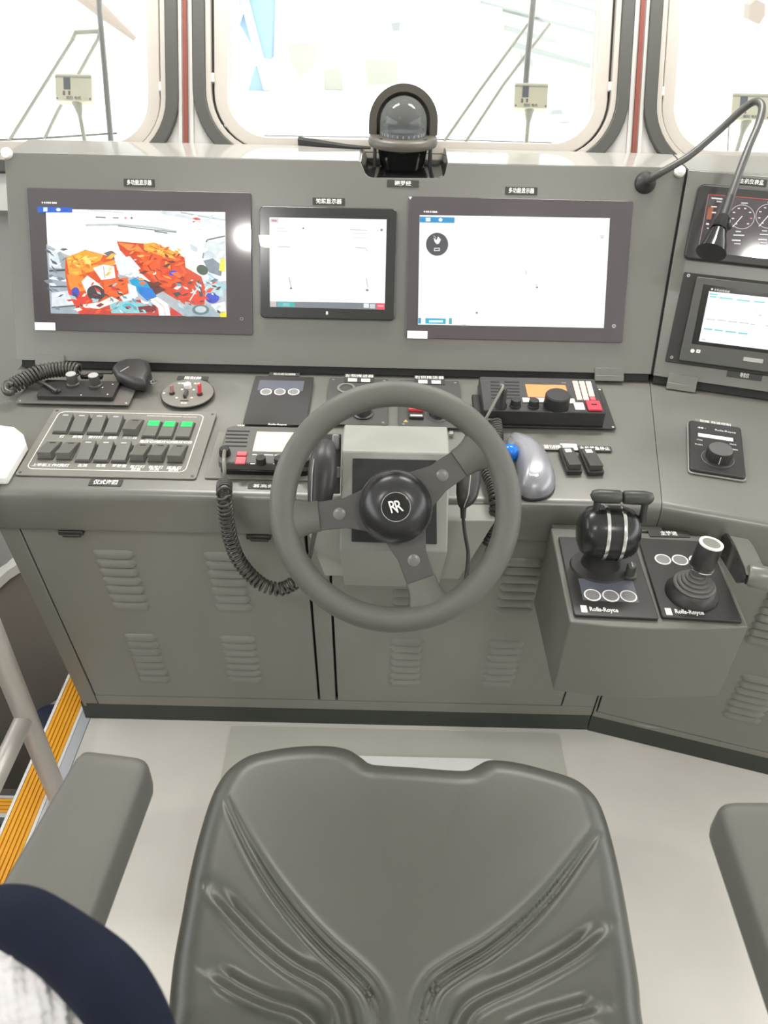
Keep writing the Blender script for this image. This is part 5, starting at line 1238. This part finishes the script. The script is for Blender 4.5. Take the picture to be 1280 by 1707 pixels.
# ------------------------------------------------------------------ engine control pod at the right
PT = .757
TP = Frame((0, 0, PT), (1, 0, 0), (0, 1, 0))
ce = cpx((860, 800), 420/1280)
a, b, c, d = [TP.px(*ce(*q)) for q in ((175, 242), (985, 285), (1181, 746), (273, 722))]
pod = thing('control_pod', 'grey box console projecting from the desk, carrying the throttle and joystick', 'console', Matrix.Translation(((a.x+c.x)/2, (a.y+c.y)/2, 0)))
mid = TP.px(*ce(700, 752))
front = [d, (d+mid)/2+Vector((0, -.0035)), mid+Vector((0, -.002)), (mid+c)/2+Vector((0, -.003)), c]
outl = [a, b, c]+front[::-1][1:]
zb = .565
def low(x, y): return hit(x, y, Vector((0, 0, zb)), ZU)
lf = [low(*ce(*q)) for q in ((190, 1072), (400, 1098), (640, 1108), (860, 1104), (1027, 1098))]
lo_ = [Vector((a.x, a.y)), Vector((b.x, b.y)), lf[4], lf[3], lf[2], lf[1], lf[0]]
lo_[0] = Vector((lf[0].x-.004, a.y, 0)); lo_[1] = Vector((lf[4].x+.004, b.y, 0))
n = 7; up_ = [a, b, c, front[3], front[2], front[1], d]
vs = [(p.x, p.y, zb) for p in lo_]+[(p.x, p.y, PT-.0005) for p in up_]
fs = [list(range(n)), list(range(n, 2*n))[::-1]]+[(i, i+n, (i+1) % n+n, (i+1) % n) for i in range(n)]
obj('housing', MB().add(vs, fs), PODG, pod, bevel=.0025, W=ID)
ins = [a.lerp(c, .012), b.lerp(d, .012), c.lerp(a, .012), d.lerp(b, .012)]
sa, sb = TP.px(*ce(192, 172)), TP.px(*ce(735, 178)); sc_, sd = TP.px(*ce(745, 285)), TP.px(*ce(178, 240))
y0_, y1_ = a.y+.001, CY+.004
obj('rear_step', MB().box(a.x+.004, TP.px(*ce(740, 230)).x, a.y+.0005, CY-.0065, .715, PT-.003), GREY, pod, bevel=.002, W=ID)
nb_ = TP.rect([ce(*q) for q in ((672, 258), (875, 262), (880, 292), (676, 290))])
o = obj('nameplate', MB().prism(rrect(nb_[1], nb_[2], .001, 2), .0, .0012), TAGB, pod, W=TP.mat(nb_[0].x, nb_[0].y, 0)); obj('lettering', MB().text('主推进', nb_[2]*.7, 0, 0, .0012, th=.0001, bold=.0003, sx=.8), WHITEI, o, M=ID, smooth=0)

k = Kit(TP, [ce(*q) for q in ((215, 290), (612, 305), (704, 702), (300, 690))], 'throttle_lever', 'twin-lever engine throttle with a round black body and two chrome bands', 'throttle', h=.005, rot=radians(-2))
k.plate(.003, .006, PANELB, 'base_plate', .001)
c, w, h = k.lr([ce(*q) for q in ((318, 503), (600, 512), (618, 622), (340, 612))], .006); k.part('display_window', MB().box(c.x-w/2, c.x+w/2, c.y-h/2, c.y+h/2, .006, .0063), SLATE)
for x, y in ((388, 586), (481, 590), (571, 592)): ring_button(k, *ce(x, y), .0142, .0063)
q = k.l(*ce(345, 655), .006); k.part('logo_mark', MB().box(-.005, .005, -.008, .008, .006, .0063), WHITEI, M=put(q.x, q.y)); q = k.l(*ce(446, 660), .006); k.part('lettering', MB().text('Rolls-Royce', .0135, q.x, q.y, .006, th=.0001, bold=.0003, sx=.72), WHITEI, smooth=0)
q = k.l(*ce(452, 440), .012); bc = Vector((q.x-.007, q.y+.006))
k.part('foot', MB().lathe([(.052, .006), (.050, .010), (.034, .014), (.030, .03), (.034, .045)], 40), BLACK, M=put(bc.x, bc.y) @ Matrix.Diagonal((1, .85, 1, 1)))
ZB = .083; RB = .046
prof = [(.004, -.0505), (.022, -.0495), (.034, -.045), (.041, -.037), (.0448, -.025), (.046, -.010), (.046, .010), (.0448, .025), (.041, .037), (.034, .045), (.022, .0495), (.004, .0505)]
RX = Matrix.Rotation(radians(90), 4, 'Y')
DRM = mat('throttle_black', rgb(34, 35, 35), .25, noise=.05)
dr_ = k.part('drum', MB().lathe(prof, 48), DRM, M=put(bc.x, bc.y, ZB) @ RX, smooth=60)
for x in (-.010, .0165): obj('chrome_band', MB().lathe([(.0455, x-.003), (.0487, x-.0028), (.0492, x), (.0487, x+.0028), (.0455, x+.003)], 56, cap0=False, cap1=False), STEEL if False else CHROME, dr_, M=ID)
for s in (-1, 1):
    lv = k.part('lever', MB().tube([(s*.039, 0, .026), (s*.039, .005, .045), (s*.039, .009, .064)], [.009, .0075, .0075], 14, sy=.75), BLACK, M=put(bc.x+.012, bc.y, ZB))
    g = obj('grip', MB().tube([(s*.0012, .0, 0), (s*.0035, 0, 0), (s*.02, 0, 0), (s*.038, 0, 0), (s*.046, 0, -.001), (s*.050, 0, -.003)], [.0085, .0112, .0118, .0118, .0105, .005], 18), mat('grip_rubber_%s' % ('l' if s < 0 else 'r'), rgb(58, 59, 56), .4), lv, M=put(0, .010, .066), smooth=60)
q = k.l(*ce(575, 485), .006); ks = k.part('key_switch', MB().lathe([(.0125, .006), (.0125, .009), (.0085, .010), (.008, .028), (.0065, .030)], 24), PLATED, M=put(q.x, q.y)); obj('knob_slot', MB().box(-.0012, .0012, -.006, .006, .0295, .0315), PALEI, ks, M=ID)
q = k.l(*ce(512, 488), .006); k.part('white_mark', MB().box(-.005, .005, -.0016, .0016, .006, .0063), WHITEI, M=put(q.x, q.y))

k = Kit(TP, [ce(*q) for q in ((632, 300), (990, 312), (1134, 712), (733, 704))], 'joystick_controller', 'black joystick panel with ribbed rubber boot and white-ringed cylindrical knob', 'joystick', h=.005, rot=radians(-3))
k.plate(.003, .006, PANELB, 'base_plate', .001)
for x, y in ((746, 405), (833, 408), (920, 410)): ring_button(k, *ce(x, y), .0142, .006)
q = k.l(*ce(775, 669), .006); k.part('logo_mark', MB().box(-.005, .005, -.008, .008, .006, .0063), WHITEI, M=put(q.x, q.y)); q = k.l(*ce(880, 672), .006); k.part('lettering', MB().text('Rolls-Royce', .0135, q.x, q.y, .006, th=.0001, bold=.0003, sx=.72), WHITEI, smooth=0)
q = k.l(*ce(893, 568), .010)
k.part('boot_collar', MB().lathe([(.043, .006), (.043, .010), (.034, .024), (.033, .0245)], 44), BLACK, M=put(q.x, q.y))
bp_ = []
for i in range(5):
    r = .0335-.0052*i; z = .0245+.0055*i; bp_ += [(r, z), (r+.0012, z+.002), (r+.0006, z+.0042), (r-.0035, z+.0052)]
k.part('boot', MB().lathe(bp_+[(.0095, .0535), (.0095, .066)], 40), BOOT, M=put(q.x, q.y), smooth=80)
TI = put(q.x+.002, q.y+.002, .062) @ Euler((radians(-4), radians(6), 0)).to_matrix().to_4x4()
kn = k.part('knob', MB().lathe([(.0185, 0), (.0195, .002), (.0195, .046), (.0185, .0485)], 40), BLACK, M=TI)
obj('chrome_ring', MB().ring(0, 0, .0193, .0207, .0005, .0022, 40), CHROME, kn, M=ID); obj('white_ring', MB().ring(0, 0, .0145, .0192, .047, .0496, 40), WHITEI, kn, M=ID)
obj('knob_top', MB().lathe([(.0145, .047), (.0142, .0488), (.01, .0492)], 32), GREYP if False else mat('knob_cap_grey', rgb(126, 124, 118), .35), kn, M=ID)

# bracket with cylinder under the right desk edge
g_ = cpx((1180, 860), 100/1219)
bx = Frame(pos2(0, -.012, .7), U2, ZU)
bp_0 = at(1210, 893, 1.43)
brt = thing('handset_holder', 'black sided grey holder with a stubby cylinder below the angled desk edge', 'holder', Matrix.Translation(bp_0))
ck = [hit(x, y, bp_0, U2) for x, y in ((1204, 897), (1214, 889), (1224, 905), (1241, 945), (1244, 960), (1241, 972), (1232, 973), (1205, 930), (1199, 915))]
def slab_u(pts, d0, d1):
    n = len(pts); vs = [tuple(p+U2*d0) for p in pts]+[tuple(p+U2*d1) for p in pts]
    return MB().add(vs, [list(range(n)), list(range(n, 2*n))[::-1]]+[(i, i+n, (i+1) % n+n, (i+1) % n) for i in range(n)])
obj('side_cheek', slab_u(ck, -.005, 0), BLACKG, brt, bevel=.001, W=ID)
top = [hit(x, y, bp_0, U2) for x, y in ((1216, 893), (1224, 905), (1240, 943), (1243, 958), (1236, 950), (1218, 915))]
obj('body', slab_u(top, .0002, .032), GREY, brt, bevel=.001, W=ID)
cy = hit(1241, 957, bp_0, U2)+U2*.004
obj('cylinder', MB().tube([cy, cy+U2*.004, cy+U2*.032, cy+U2*.036], [.016, .0185, .0185, .0175], 28), GREY, brt, W=ID)
obj('cylinder_rim', MB().tube([cy+U2*.036, cy+U2*.039], [.0195, .0195], 28), STEEL, brt, W=ID)

# ------------------------------------------------------------------ compass on the ledge
yc = LEDGE_Y-.055
pc = hit(671.5, 233, Vector((0, yc, 0)), AN)
pxm = (pc-EYE).dot(FWD)/FPX
cm = thing('magnetic_compass', 'clear-domed black compass with a rear hood set in the console top', 'compass', Matrix.Translation(pc))
R1 = 58*pxm
zb_ = -.075
obj('bowl', MB().lathe([(.042, zb_), (.048, zb_+.008), (.0565, -.014), (.060, -.004)], 48), BLACKG, cm, M=ID, smooth=60)
for s in (-1, 1): obj('gimbal_bracket', MB().box(s*.0625-.004, s*.0625+.004, -.012, .012, zb_, -.006), PLATED, cm, bevel=.002, M=ID)
FLM = mat('compass_grey', rgb(92, 88, 80), .4, noise=.05)
obj('flange', MB().lathe([(.054, -.012), (R1*.97, -.010), (R1, -.003), (R1*.99, .005), (R1*.93, .010), (.053, .010)], 56), FLM, cm, M=ID, smooth=50)
for s in (-1, 1): obj('flange_screw', MB().cyl(s*.048, -.046, .004, .0095, .0108, 12), BLACK, cm, M=ID)
obj('card', MB().lathe([(.047, .010), (.046, .018), (.02, .022)], 40), SLATE, cm, M=ID)
cr_ = MB()
for i in range(24): cr_.box(.0468, .0476, -.0016, .0016, .011, .0165, 0, Matrix.Rotation(2*pi*i/24, 4, 'Z'))
obj('card_glint_marks', cr_, WHITEI, cm, M=ID)  # white marks also stand in for room reflections low in the dome
dz = 57*pxm/cos(radians(12)); dome = [(.0515, .010)]+[(.0515*cos(t), .010+dz-.0515+.0515*sin(t)) for t in [i*pi/2/16 for i in range(17)]]; dome[-1] = (.0008, dome[-1][1])
obj('dome', MB().lathe(dome, 48, cap0=False), DOMEG, cm, M=ID, smooth=80)
hood = MB(); nh = 24; hz_ = .010; hh_ = 74*pxm/cos(radians(12))
def shell(r, hgt, t0=1.0):
    return [(r, hz_)]+[(r*cos(t), hz_+hgt-r+r*sin(t)) for t in [i*pi/2/18 for i in range(19)]]
po, pi_ = shell(R1*.98, hh_), shell(R1*.76, hh_-R1*.2)
def half(prof, flip):
    vs = []; fs = []
    for r, z in prof:
        for i in range(nh+1):
            a = pi*i/nh; vs.append((max(r, 1e-4)*cos(a), max(r, 1e-4)*sin(a), z))
    for j in range(len(prof)-1):
        for i in range(nh):
            f = (j*(nh+1)+i, j*(nh+1)+i+1, (j+1)*(nh+1)+i+1, (j+1)*(nh+1)+i); fs.append(f[::-1] if flip else f)
    return vs, fs
v1, f1 = half(po, False); v2, f2 = half(pi_, True); hood.add(v1, f1); hood.add(v2, f2)
ed_o = [(-r, z) for r, z in po]+[(r, z) for r, z in po[::-1]]; ed_i = [(-r, z) for r, z in pi_]+[(r, z) for r, z in pi_[::-1]]
n = len(ed_o); hood.add([(x, 0, z) for x, z in ed_o]+[(x, 0, z) for x, z in ed_i], [(i, i+1, i+1+n, i+n) for i in range(n-1)])
obj('hood', hood, FLM, cm, M=Matrix.Rotation(radians(7), 4, 'X') if False else ID, smooth=50)
# cable lying on the ledge
lp_ = [hit(x, y, Vector((0, 0, LEDGE_Z+.005)), ZU) for x, y in ((497, 238), (540, 241), (580, 243.5), (618, 245))]
mb = MB(); n = len(lp_)
hgt = [.016, .011, .006, .003]
vs = []
for p, h_ in zip(lp_, hgt): vs += [(p.x, p.y-.008, LEDGE_Z+.0015), (p.x, p.y+.008, LEDGE_Z+.0015), (p.x, p.y+.008, LEDGE_Z+.0015+h_), (p.x, p.y-.008, LEDGE_Z+.0015+h_*.8)]
fs = [(i*4+j, i*4+(j+1) % 4, (i+1)*4+(j+1) % 4, (i+1)*4+j) for i in range(n-1) for j in range(4)]+[(3, 2, 1, 0), tuple((n-1)*4+j for j in range(4))]
tag(obj('rubber_wedge', MB().add(vs, fs), BLACKM, bevel=.001), 'black tapered rubber strip lying on the console ledge left of the compass', 'rubber strip')

# ------------------------------------------------------------------ gooseneck
b0 = P.px(1075, 305)
gn = thing('gooseneck_lamp', 'black gooseneck fixed to the console, its flared head hanging over the gauge display', 'gooseneck lamp', P.mat(b0.x, b0.y))
obj('base', MB().lathe([(.023, .0005), (.023, .004), (.019, .010), (.012, .016), (.008, .028)], 32), BLACK, gn, M=ID)
dP = lambda x, y: (hit(x, y, P.o, P.ez)-EYE).dot(FWD)
d0_ = dP(1075, 305)
path = [P.mat(b0.x, b0.y) @ Vector((0, 0, .026))]+[at(x, y, d) for x, y, d in ((1090, 294, 1.655), (1112, 282, 1.645), (1150, 259, 1.64), (1195, 221, 1.63), (1232, 187, 1.61), (1252, 172, 1.595), (1264, 170, 1.58), (1270, 181, 1.57), (1264, 207, 1.56), (1248, 245, 1.545), (1231, 290, 1.53), (1213, 343, 1.515))]
obj('neck', MB().tube(spline(path, 6), [.0085 if i < 10 else .0075 for i in range(73)], 12), PLATED, gn, W=ID, smooth=80)
hd = [at(x, y, d) for x, y, d in ((1217, 328, 1.519), (1212, 345, 1.515), (1206, 362, 1.51), (1200, 378, 1.505), (1197, 384, 1.503), (1190, 408, 1.497), (1185, 421, 1.494))]
obj('collar', MB().tube(hd[:3], [.0092, .0098, .0098], 16), BLACK, gn, W=ID)
obj('head_sleeve', MB().tube([hd[2], hd[3], hd[4]], [.012, .0165, .0165], 8), BLACKG, gn, W=ID)
obj('head', MB().tube(hd[4:], [.0145, .0235, .0285], 24), BLACKG, gn, W=ID, smooth=50)
ks_ = hd[3]+RGT*.016-FWD*.004; obj('switch', MB().ell(tuple(ks_), .006, .006, .008, 14, 8), BLACK, gn, W=ID)
# ------------------------------------------------------------------ the helm seat
SZ = .70
SF = Frame((0, 0, SZ), (1, 0, 0), (0, 1, 0))
edge_px = [(1071, 1707), (1064, 1640), (1051, 1560), (1037, 1480), (1020, 1405), (1003, 1352), (985, 1325), (955, 1303), (905, 1287), (860, 1276), (828, 1272), (808, 1273), (792, 1281), (775, 1289), (740, 1288), (690, 1284), (640, 1281), (618, 1278), (604, 1268), (585, 1256), (562, 1250), (530, 1248), (490, 1250), (450, 1256), (415, 1265), (386, 1283), (366, 1306), (350, 1338), (332, 1395), (316, 1460), (302, 1535), (290, 1600), (283, 1660), (279, 1707)]
EP = [SF.px(x, y, -.03) for x, y in edge_px]
yr = EP[0].y
EP = [Vector((EP[0].x-.075, yr-.20)), Vector((EP[0].x-.012, yr-.15)), Vector((EP[0].x-.0, yr-.07))]+EP+[Vector((EP[-1].x+.0, yr-.07)), Vector((EP[-1].x+.012, yr-.15)), Vector((EP[-1].x+.075, yr-.20)), Vector(((EP[0].x+EP[-1].x)/2, yr-.215))]
cs_ = Vector(((EP[3].x+EP[-5].x)/2, yr+.06))
chair = thing('helm_chair', 'grey vinyl helm chair with moulded ribs, notched front edge and two armrests', 'seat', Matrix.Translation((cs_.x, cs_.y, 0)))
loop = [Vector((p.x, p.y)) for p in spline([(p.x, p.y, 0) for p in EP+EP[:1]], 14)[:-1]]
if area(loop) < 0: loop = loop[::-1]
LN = len(loop); NRG = 190
Lp = np.array([(p.x, p.y) for p in loop])
rings = []
for j in range(NRG+1):
    t = j/NRG; s = 1-t if j < NRG else 0.002
    s = 1-(t**1.25)*.998
    rings.append(np.array([cs_.x, cs_.y])+(Lp-np.array([cs_.x, cs_.y]))*s)
XY = np.concatenate(rings)
def seg_dist(XY, poly, signed=False):
    best = np.full(len(XY), 1e9); tt = np.zeros(len(XY)); sg = np.zeros(len(XY))
    L = np.concatenate([[0], np.cumsum(np.linalg.norm(np.diff(poly, axis=0), axis=1))])
    for i in range(len(poly)-1):
        a, b = poly[i], poly[i+1]; d = b-a; l2 = (d**2).sum()
        u = np.clip(((XY-a)@d)/l2, 0, 1); q = a+u[:, None]*d; dd = np.linalg.norm(XY-q, axis=1)
        m = dd < best; best[m] = dd[m]; tt[m] = ((L[i]+u*(L[i+1]-L[i]))/L[-1])[m]
        cr = d[0]*(XY[:, 1]-a[1])-d[1]*(XY[:, 0]-a[0]); sg[m] = np.sign(cr)[m]
    return best, tt, sg
de, _, _ = seg_dist(XY, np.concatenate([Lp, Lp[:1]])[::3] if False else np.concatenate([Lp, Lp[:1]]))
ER = .038
z = np.where(de < ER, -(ER-np.sqrt(np.maximum(0, ER**2-(ER-np.minimum(de, ER))**2)))*.85, 0)
sv = np.repeat([1-((j/NRG)**1.25)*.998 for j in range(NRG+1)], LN); z -= .016*(1-sv**2)**1.5
def gpx(pts, n=6):
    q = [SF.px(x, y, -.008) for x, y in pts]; return np.array([(p.x, p.y) for p in spline([(p.x, p.y, 0) for p in q], n)])
mainL = gpx([(378, 1338), (405, 1395), (440, 1455), (485, 1515), (535, 1570), (585, 1615), (613, 1645), (628, 1680), (633, 1725), (633, 1800)])
mainR = gpx([(1000, 1382), (965, 1430), (920, 1488), (870, 1538), (815, 1580), (760, 1612), (728, 1636), (711, 1668), (704, 1715), (704, 1800)])
for g in (mainL, mainR):
    d, t, sg = seg_dist(XY, g); w = np.clip(t/.25, 0, 1)**.8*.9+.1
    wd = .0055+.0045*np.clip(t*1.5, 0, 1)
    z += w*np.exp(-(d/wd)**2)*(-.0062+.0022*np.cos(2*pi*d/.0072))+.0016*w*np.exp(-((d-wd*1.5)/.0045)**2)
for pts, s in (([(348, 1492), (380, 1530), (425, 1575), (475, 1615), (530, 1645), (556, 1670), (566, 1705), (570, 1760)], 1), ([(350, 1632), (390, 1658), (440, 1680), (490, 1695), (515, 1720), (520, 1760)], 1),
               ([(1012, 1556), (975, 1588), (930, 1616), (870, 1645), (815, 1668), (785, 1690), (772, 1725), (770, 1760)], -1), ([(1000, 1690), (950, 1704), (900, 1718), (850, 1740)], -1)):
    d, t, sg = seg_dist(XY, gpx(pts)); sd = d*sg*s; w = np.clip(t/.12, 0, 1)*.85+.15
    w = w*np.clip((1-t)/.1, 0, 1)
    z += w*(.0045*np.exp(-((sd+.002)/.0055)**2)-.0080*np.exp(-((sd-.012)/.0085)**2))
vs = [(XY[i, 0]-cs_.x, XY[i, 1]-cs_.y, SZ+z[i]) for i in range(len(XY))]
fs = [(j*LN+i, j*LN+(i+1) % LN, (j+1)*LN+(i+1) % LN, (j+1)*LN+i) for j in range(NRG) for i in range(LN)]
o_ = len(vs)
for k_, (s, zz) in enumerate(((1.004, SZ-.05), (.995, SZ-.085), (.95, SZ-.10))): vs += [((p[0]-cs_.x)*s, (p[1]-cs_.y)*s, zz) for p in Lp]
prev = 0
for k_ in range(3):
    nx = o_+k_*LN
    fs += [(nx+i, nx+(i+1) % LN, prev+(i+1) % LN, prev+i) for i in range(LN)]; prev = nx
fs.append([prev+i for i in range(LN)][::-1]); fs.append([NRG*LN+i for i in range(LN)])
obj('seat_cushion', MB().add(vs, fs), VINYL, chair, M=ID, smooth=80)
def armrest(f, r, w0, w1, z, h0=.066, h1=.055):
    a, b = Vector((f.x, f.y, z)), Vector((r.x, r.y, z)); d = (b-a).normalized(); b = b+d*.22
    L = (b-a).length; sd = Vector((d.y, -d.x, 0)); n = 40; NS = 34; vs = []
    for j in range(NS+1):
        t = j/NS; s = L*(t*t*.35+t*.65)
        e = min(1, s/.022); e2 = min(1, (L-s)/.03); k = (1-(1-e)**2.6)**.42*(1-(1-e2)**2.4)**.45
        hw = (w0+(w1-w0)*s/L)/2; hh = (h0+(h1-h0)*s/L)/2; k = max(k, .03)
        kw = .55+.45*k if j > 0 else .5
        for i in range(n):
            th = 2*pi*i/n; sg = lambda v, q: abs(v)**q*(1 if v >= 0 else -1)
            p = a+d*s+sd*(hw*kw*sg(cos(th), .30))+Vector((0, 0, -hh+hh*(.5+.5*k)*sg(sin(th), .42)))
            vs.append((p.x-cs_.x, p.y-cs_.y, p.z))
    fs = [(j*n+i, (j+1)*n+i, (j+1)*n+(i+1) % n, j*n+(i+1) % n) for j in range(NS) for i in range(n)]+[list(range(n)), [NS*n+i for i in range(n)][::-1]]
    o = obj('armrest', MB().add(vs, fs), VINYLA, chair, M=ID, smooth=70)
    return a, b
AF = Frame((0, 0, .90), (1, 0, 0), (0, 1, 0))
la, lb_ = armrest(AF.px(192, 1246), AF.px(50, 1540), .084, .128, .90)
ra, rb3 = armrest(AF.px(1262, 1326), AF.px(1366, 1562), .088, .122, .90)
for e in (lb_, rb3):
    s = 1 if e.x > cs_.x else -1
    mb = MB().tube([(e.x-cs_.x, e.y-cs_.y+.06, .86), (e.x-cs_.x, e.y-cs_.y+.05, .66), (s*.2, -.2, .64)], .018, 12); obj('arm_bracket', mb, BLACK, chair, M=ID)
obj('pedestal', MB().lathe([(.13, .006), (.11, .03), (.10, .20), (.11, .55), (.18, .602)], 36), BLACK, chair, M=ID)
bp0, bp1 = G0.px(590, 1258), G0.px(815, 1272)
ang = atan2(bp1.y-bp0.y, bp1.x-bp0.x); mid_ = (bp0+bp1)/2
obj('base_plate', MB().prism(rrect((bp1-bp0).length+.08, .70, .02, 4), .0, .004), WHITEP, chair, W=Matrix.Translation((mid_.x-.02, mid_.y-.35, .0028)))

# ------------------------------------------------------------------ jacket at the lower left
jd = .50
jk = thing('jacket', 'navy padded jacket with white fleece lining draped over the left armrest end', 'jacket', Matrix.Translation(at(60, 1760, jd)))
pp = [at(x, y, d) for x, y, d in ((-140, 1560, .53), (-60, 1531, .52), (15, 1527, .51), (75, 1554, .505), (140, 1602, .50), (192, 1655, .495), (222, 1712, .495), (240, 1790, .50), (245, 1900, .52))]
S_ = spline(pp, 8); rnd = random.Random(4)
rr = [.0165+.0004*sin(i*.4)+.007*min(1, i/40) for i in range(len(S_))]
obj('collar', MB().tube(S_, rr, 20), NAVY, jk, W=ID, smooth=80)
mb = MB().ell((0, 0, 0), 1, 1, 1, 120, 80)
cj = at(-2, 1712, .505); vs = []
for v in mb.v:
    n_ = 1+.05*sin(v[0]*17+v[1]*9)*sin(v[1]*15-v[2]*11)+.045*sin(v[1]*41+v[0]*29)*sin(v[0]*37-v[1]*19)
    q = RGT*v[0]*.060*n_+UPV*v[1]*.0585*n_+FWD*v[2]*.03*n_; q2 = q+cj
    vs.append(tuple(q2))
mb.v = vs; obj('fleece_lining', mb, FLEECE, jk, W=ID, smooth=80)
mb = MB().ell((0, 0, 0), 1, 1, 1, 40, 24)
top_, bot_ = at(40, 1830, .56), Vector((lb_.x+.06, lb_.y+.12, .935))
vs = []
for v in mb.v:
    n_ = 1+.04*sin(v[0]*9+v[1]*5)*sin(v[2]*12)
    c_ = (top_+bot_)/2+(top_-bot_)*(.5*v[2])
    vs.append(tuple(c_+Vector((v[0]*.11*n_, v[1]*.07*n_, 0))))
mb.v = vs; obj('body', mb, NAVY, jk, W=ID, smooth=80)

# ------------------------------------------------------------------ light, sky, camera
w = bpy.data.worlds.new('overcast_sky'); SC.world = w; w.use_nodes = True; nt = w.node_tree
bg = nt.nodes['Background']; tc = nt.nodes.new('ShaderNodeTexCoord'); sx = nt.nodes.new('ShaderNodeSeparateXYZ'); mr = nt.nodes.new('ShaderNodeMapRange')
mr.inputs['From Min'].default_value = -.1; mr.inputs['From Max'].default_value = 1; mr.inputs['To Min'].default_value = WORLD_LO; mr.inputs['To Max'].default_value = WORLD_HI
nt.links.new(tc.outputs['Generated'], sx.inputs[0]); nt.links.new(sx.outputs['Z'], mr.inputs['Value']); nt.links.new(mr.outputs[0], bg.inputs['Strength'])
bg.inputs['Color'].default_value = (.97, .985, 1, 1)

cam = bpy.data.cameras.new('camera'); co = bpy.data.objects.new('camera', cam); COL.objects.link(co)
cam.sensor_fit = 'VERTICAL'; cam.sensor_height = 36; cam.lens = FPX/1707*36; cam.clip_start = .02; cam.clip_end = 300
Mc = Matrix.Identity(4)
for i, a in enumerate((RGT, UPV, -FWD)):
    for r in range(3): Mc[r][i] = a[r]
Mc.translation = EYE; co.matrix_world = Mc; SC.camera = co
cam.dof.use_dof = True; cam.dof.focus_distance = 1.35; cam.dof.aperture_fstop = cam.lens/3.6
SC.view_settings.view_transform = 'Standard'; SC.view_settings.look = 'None'; SC.view_settings.gamma = 1; SC.view_settings.use_curve_mapping = False
SC.view_settings.exposure = EXPOSURE
SC.cycles.max_bounces = 8; SC.cycles.transparent_max_bounces = 12
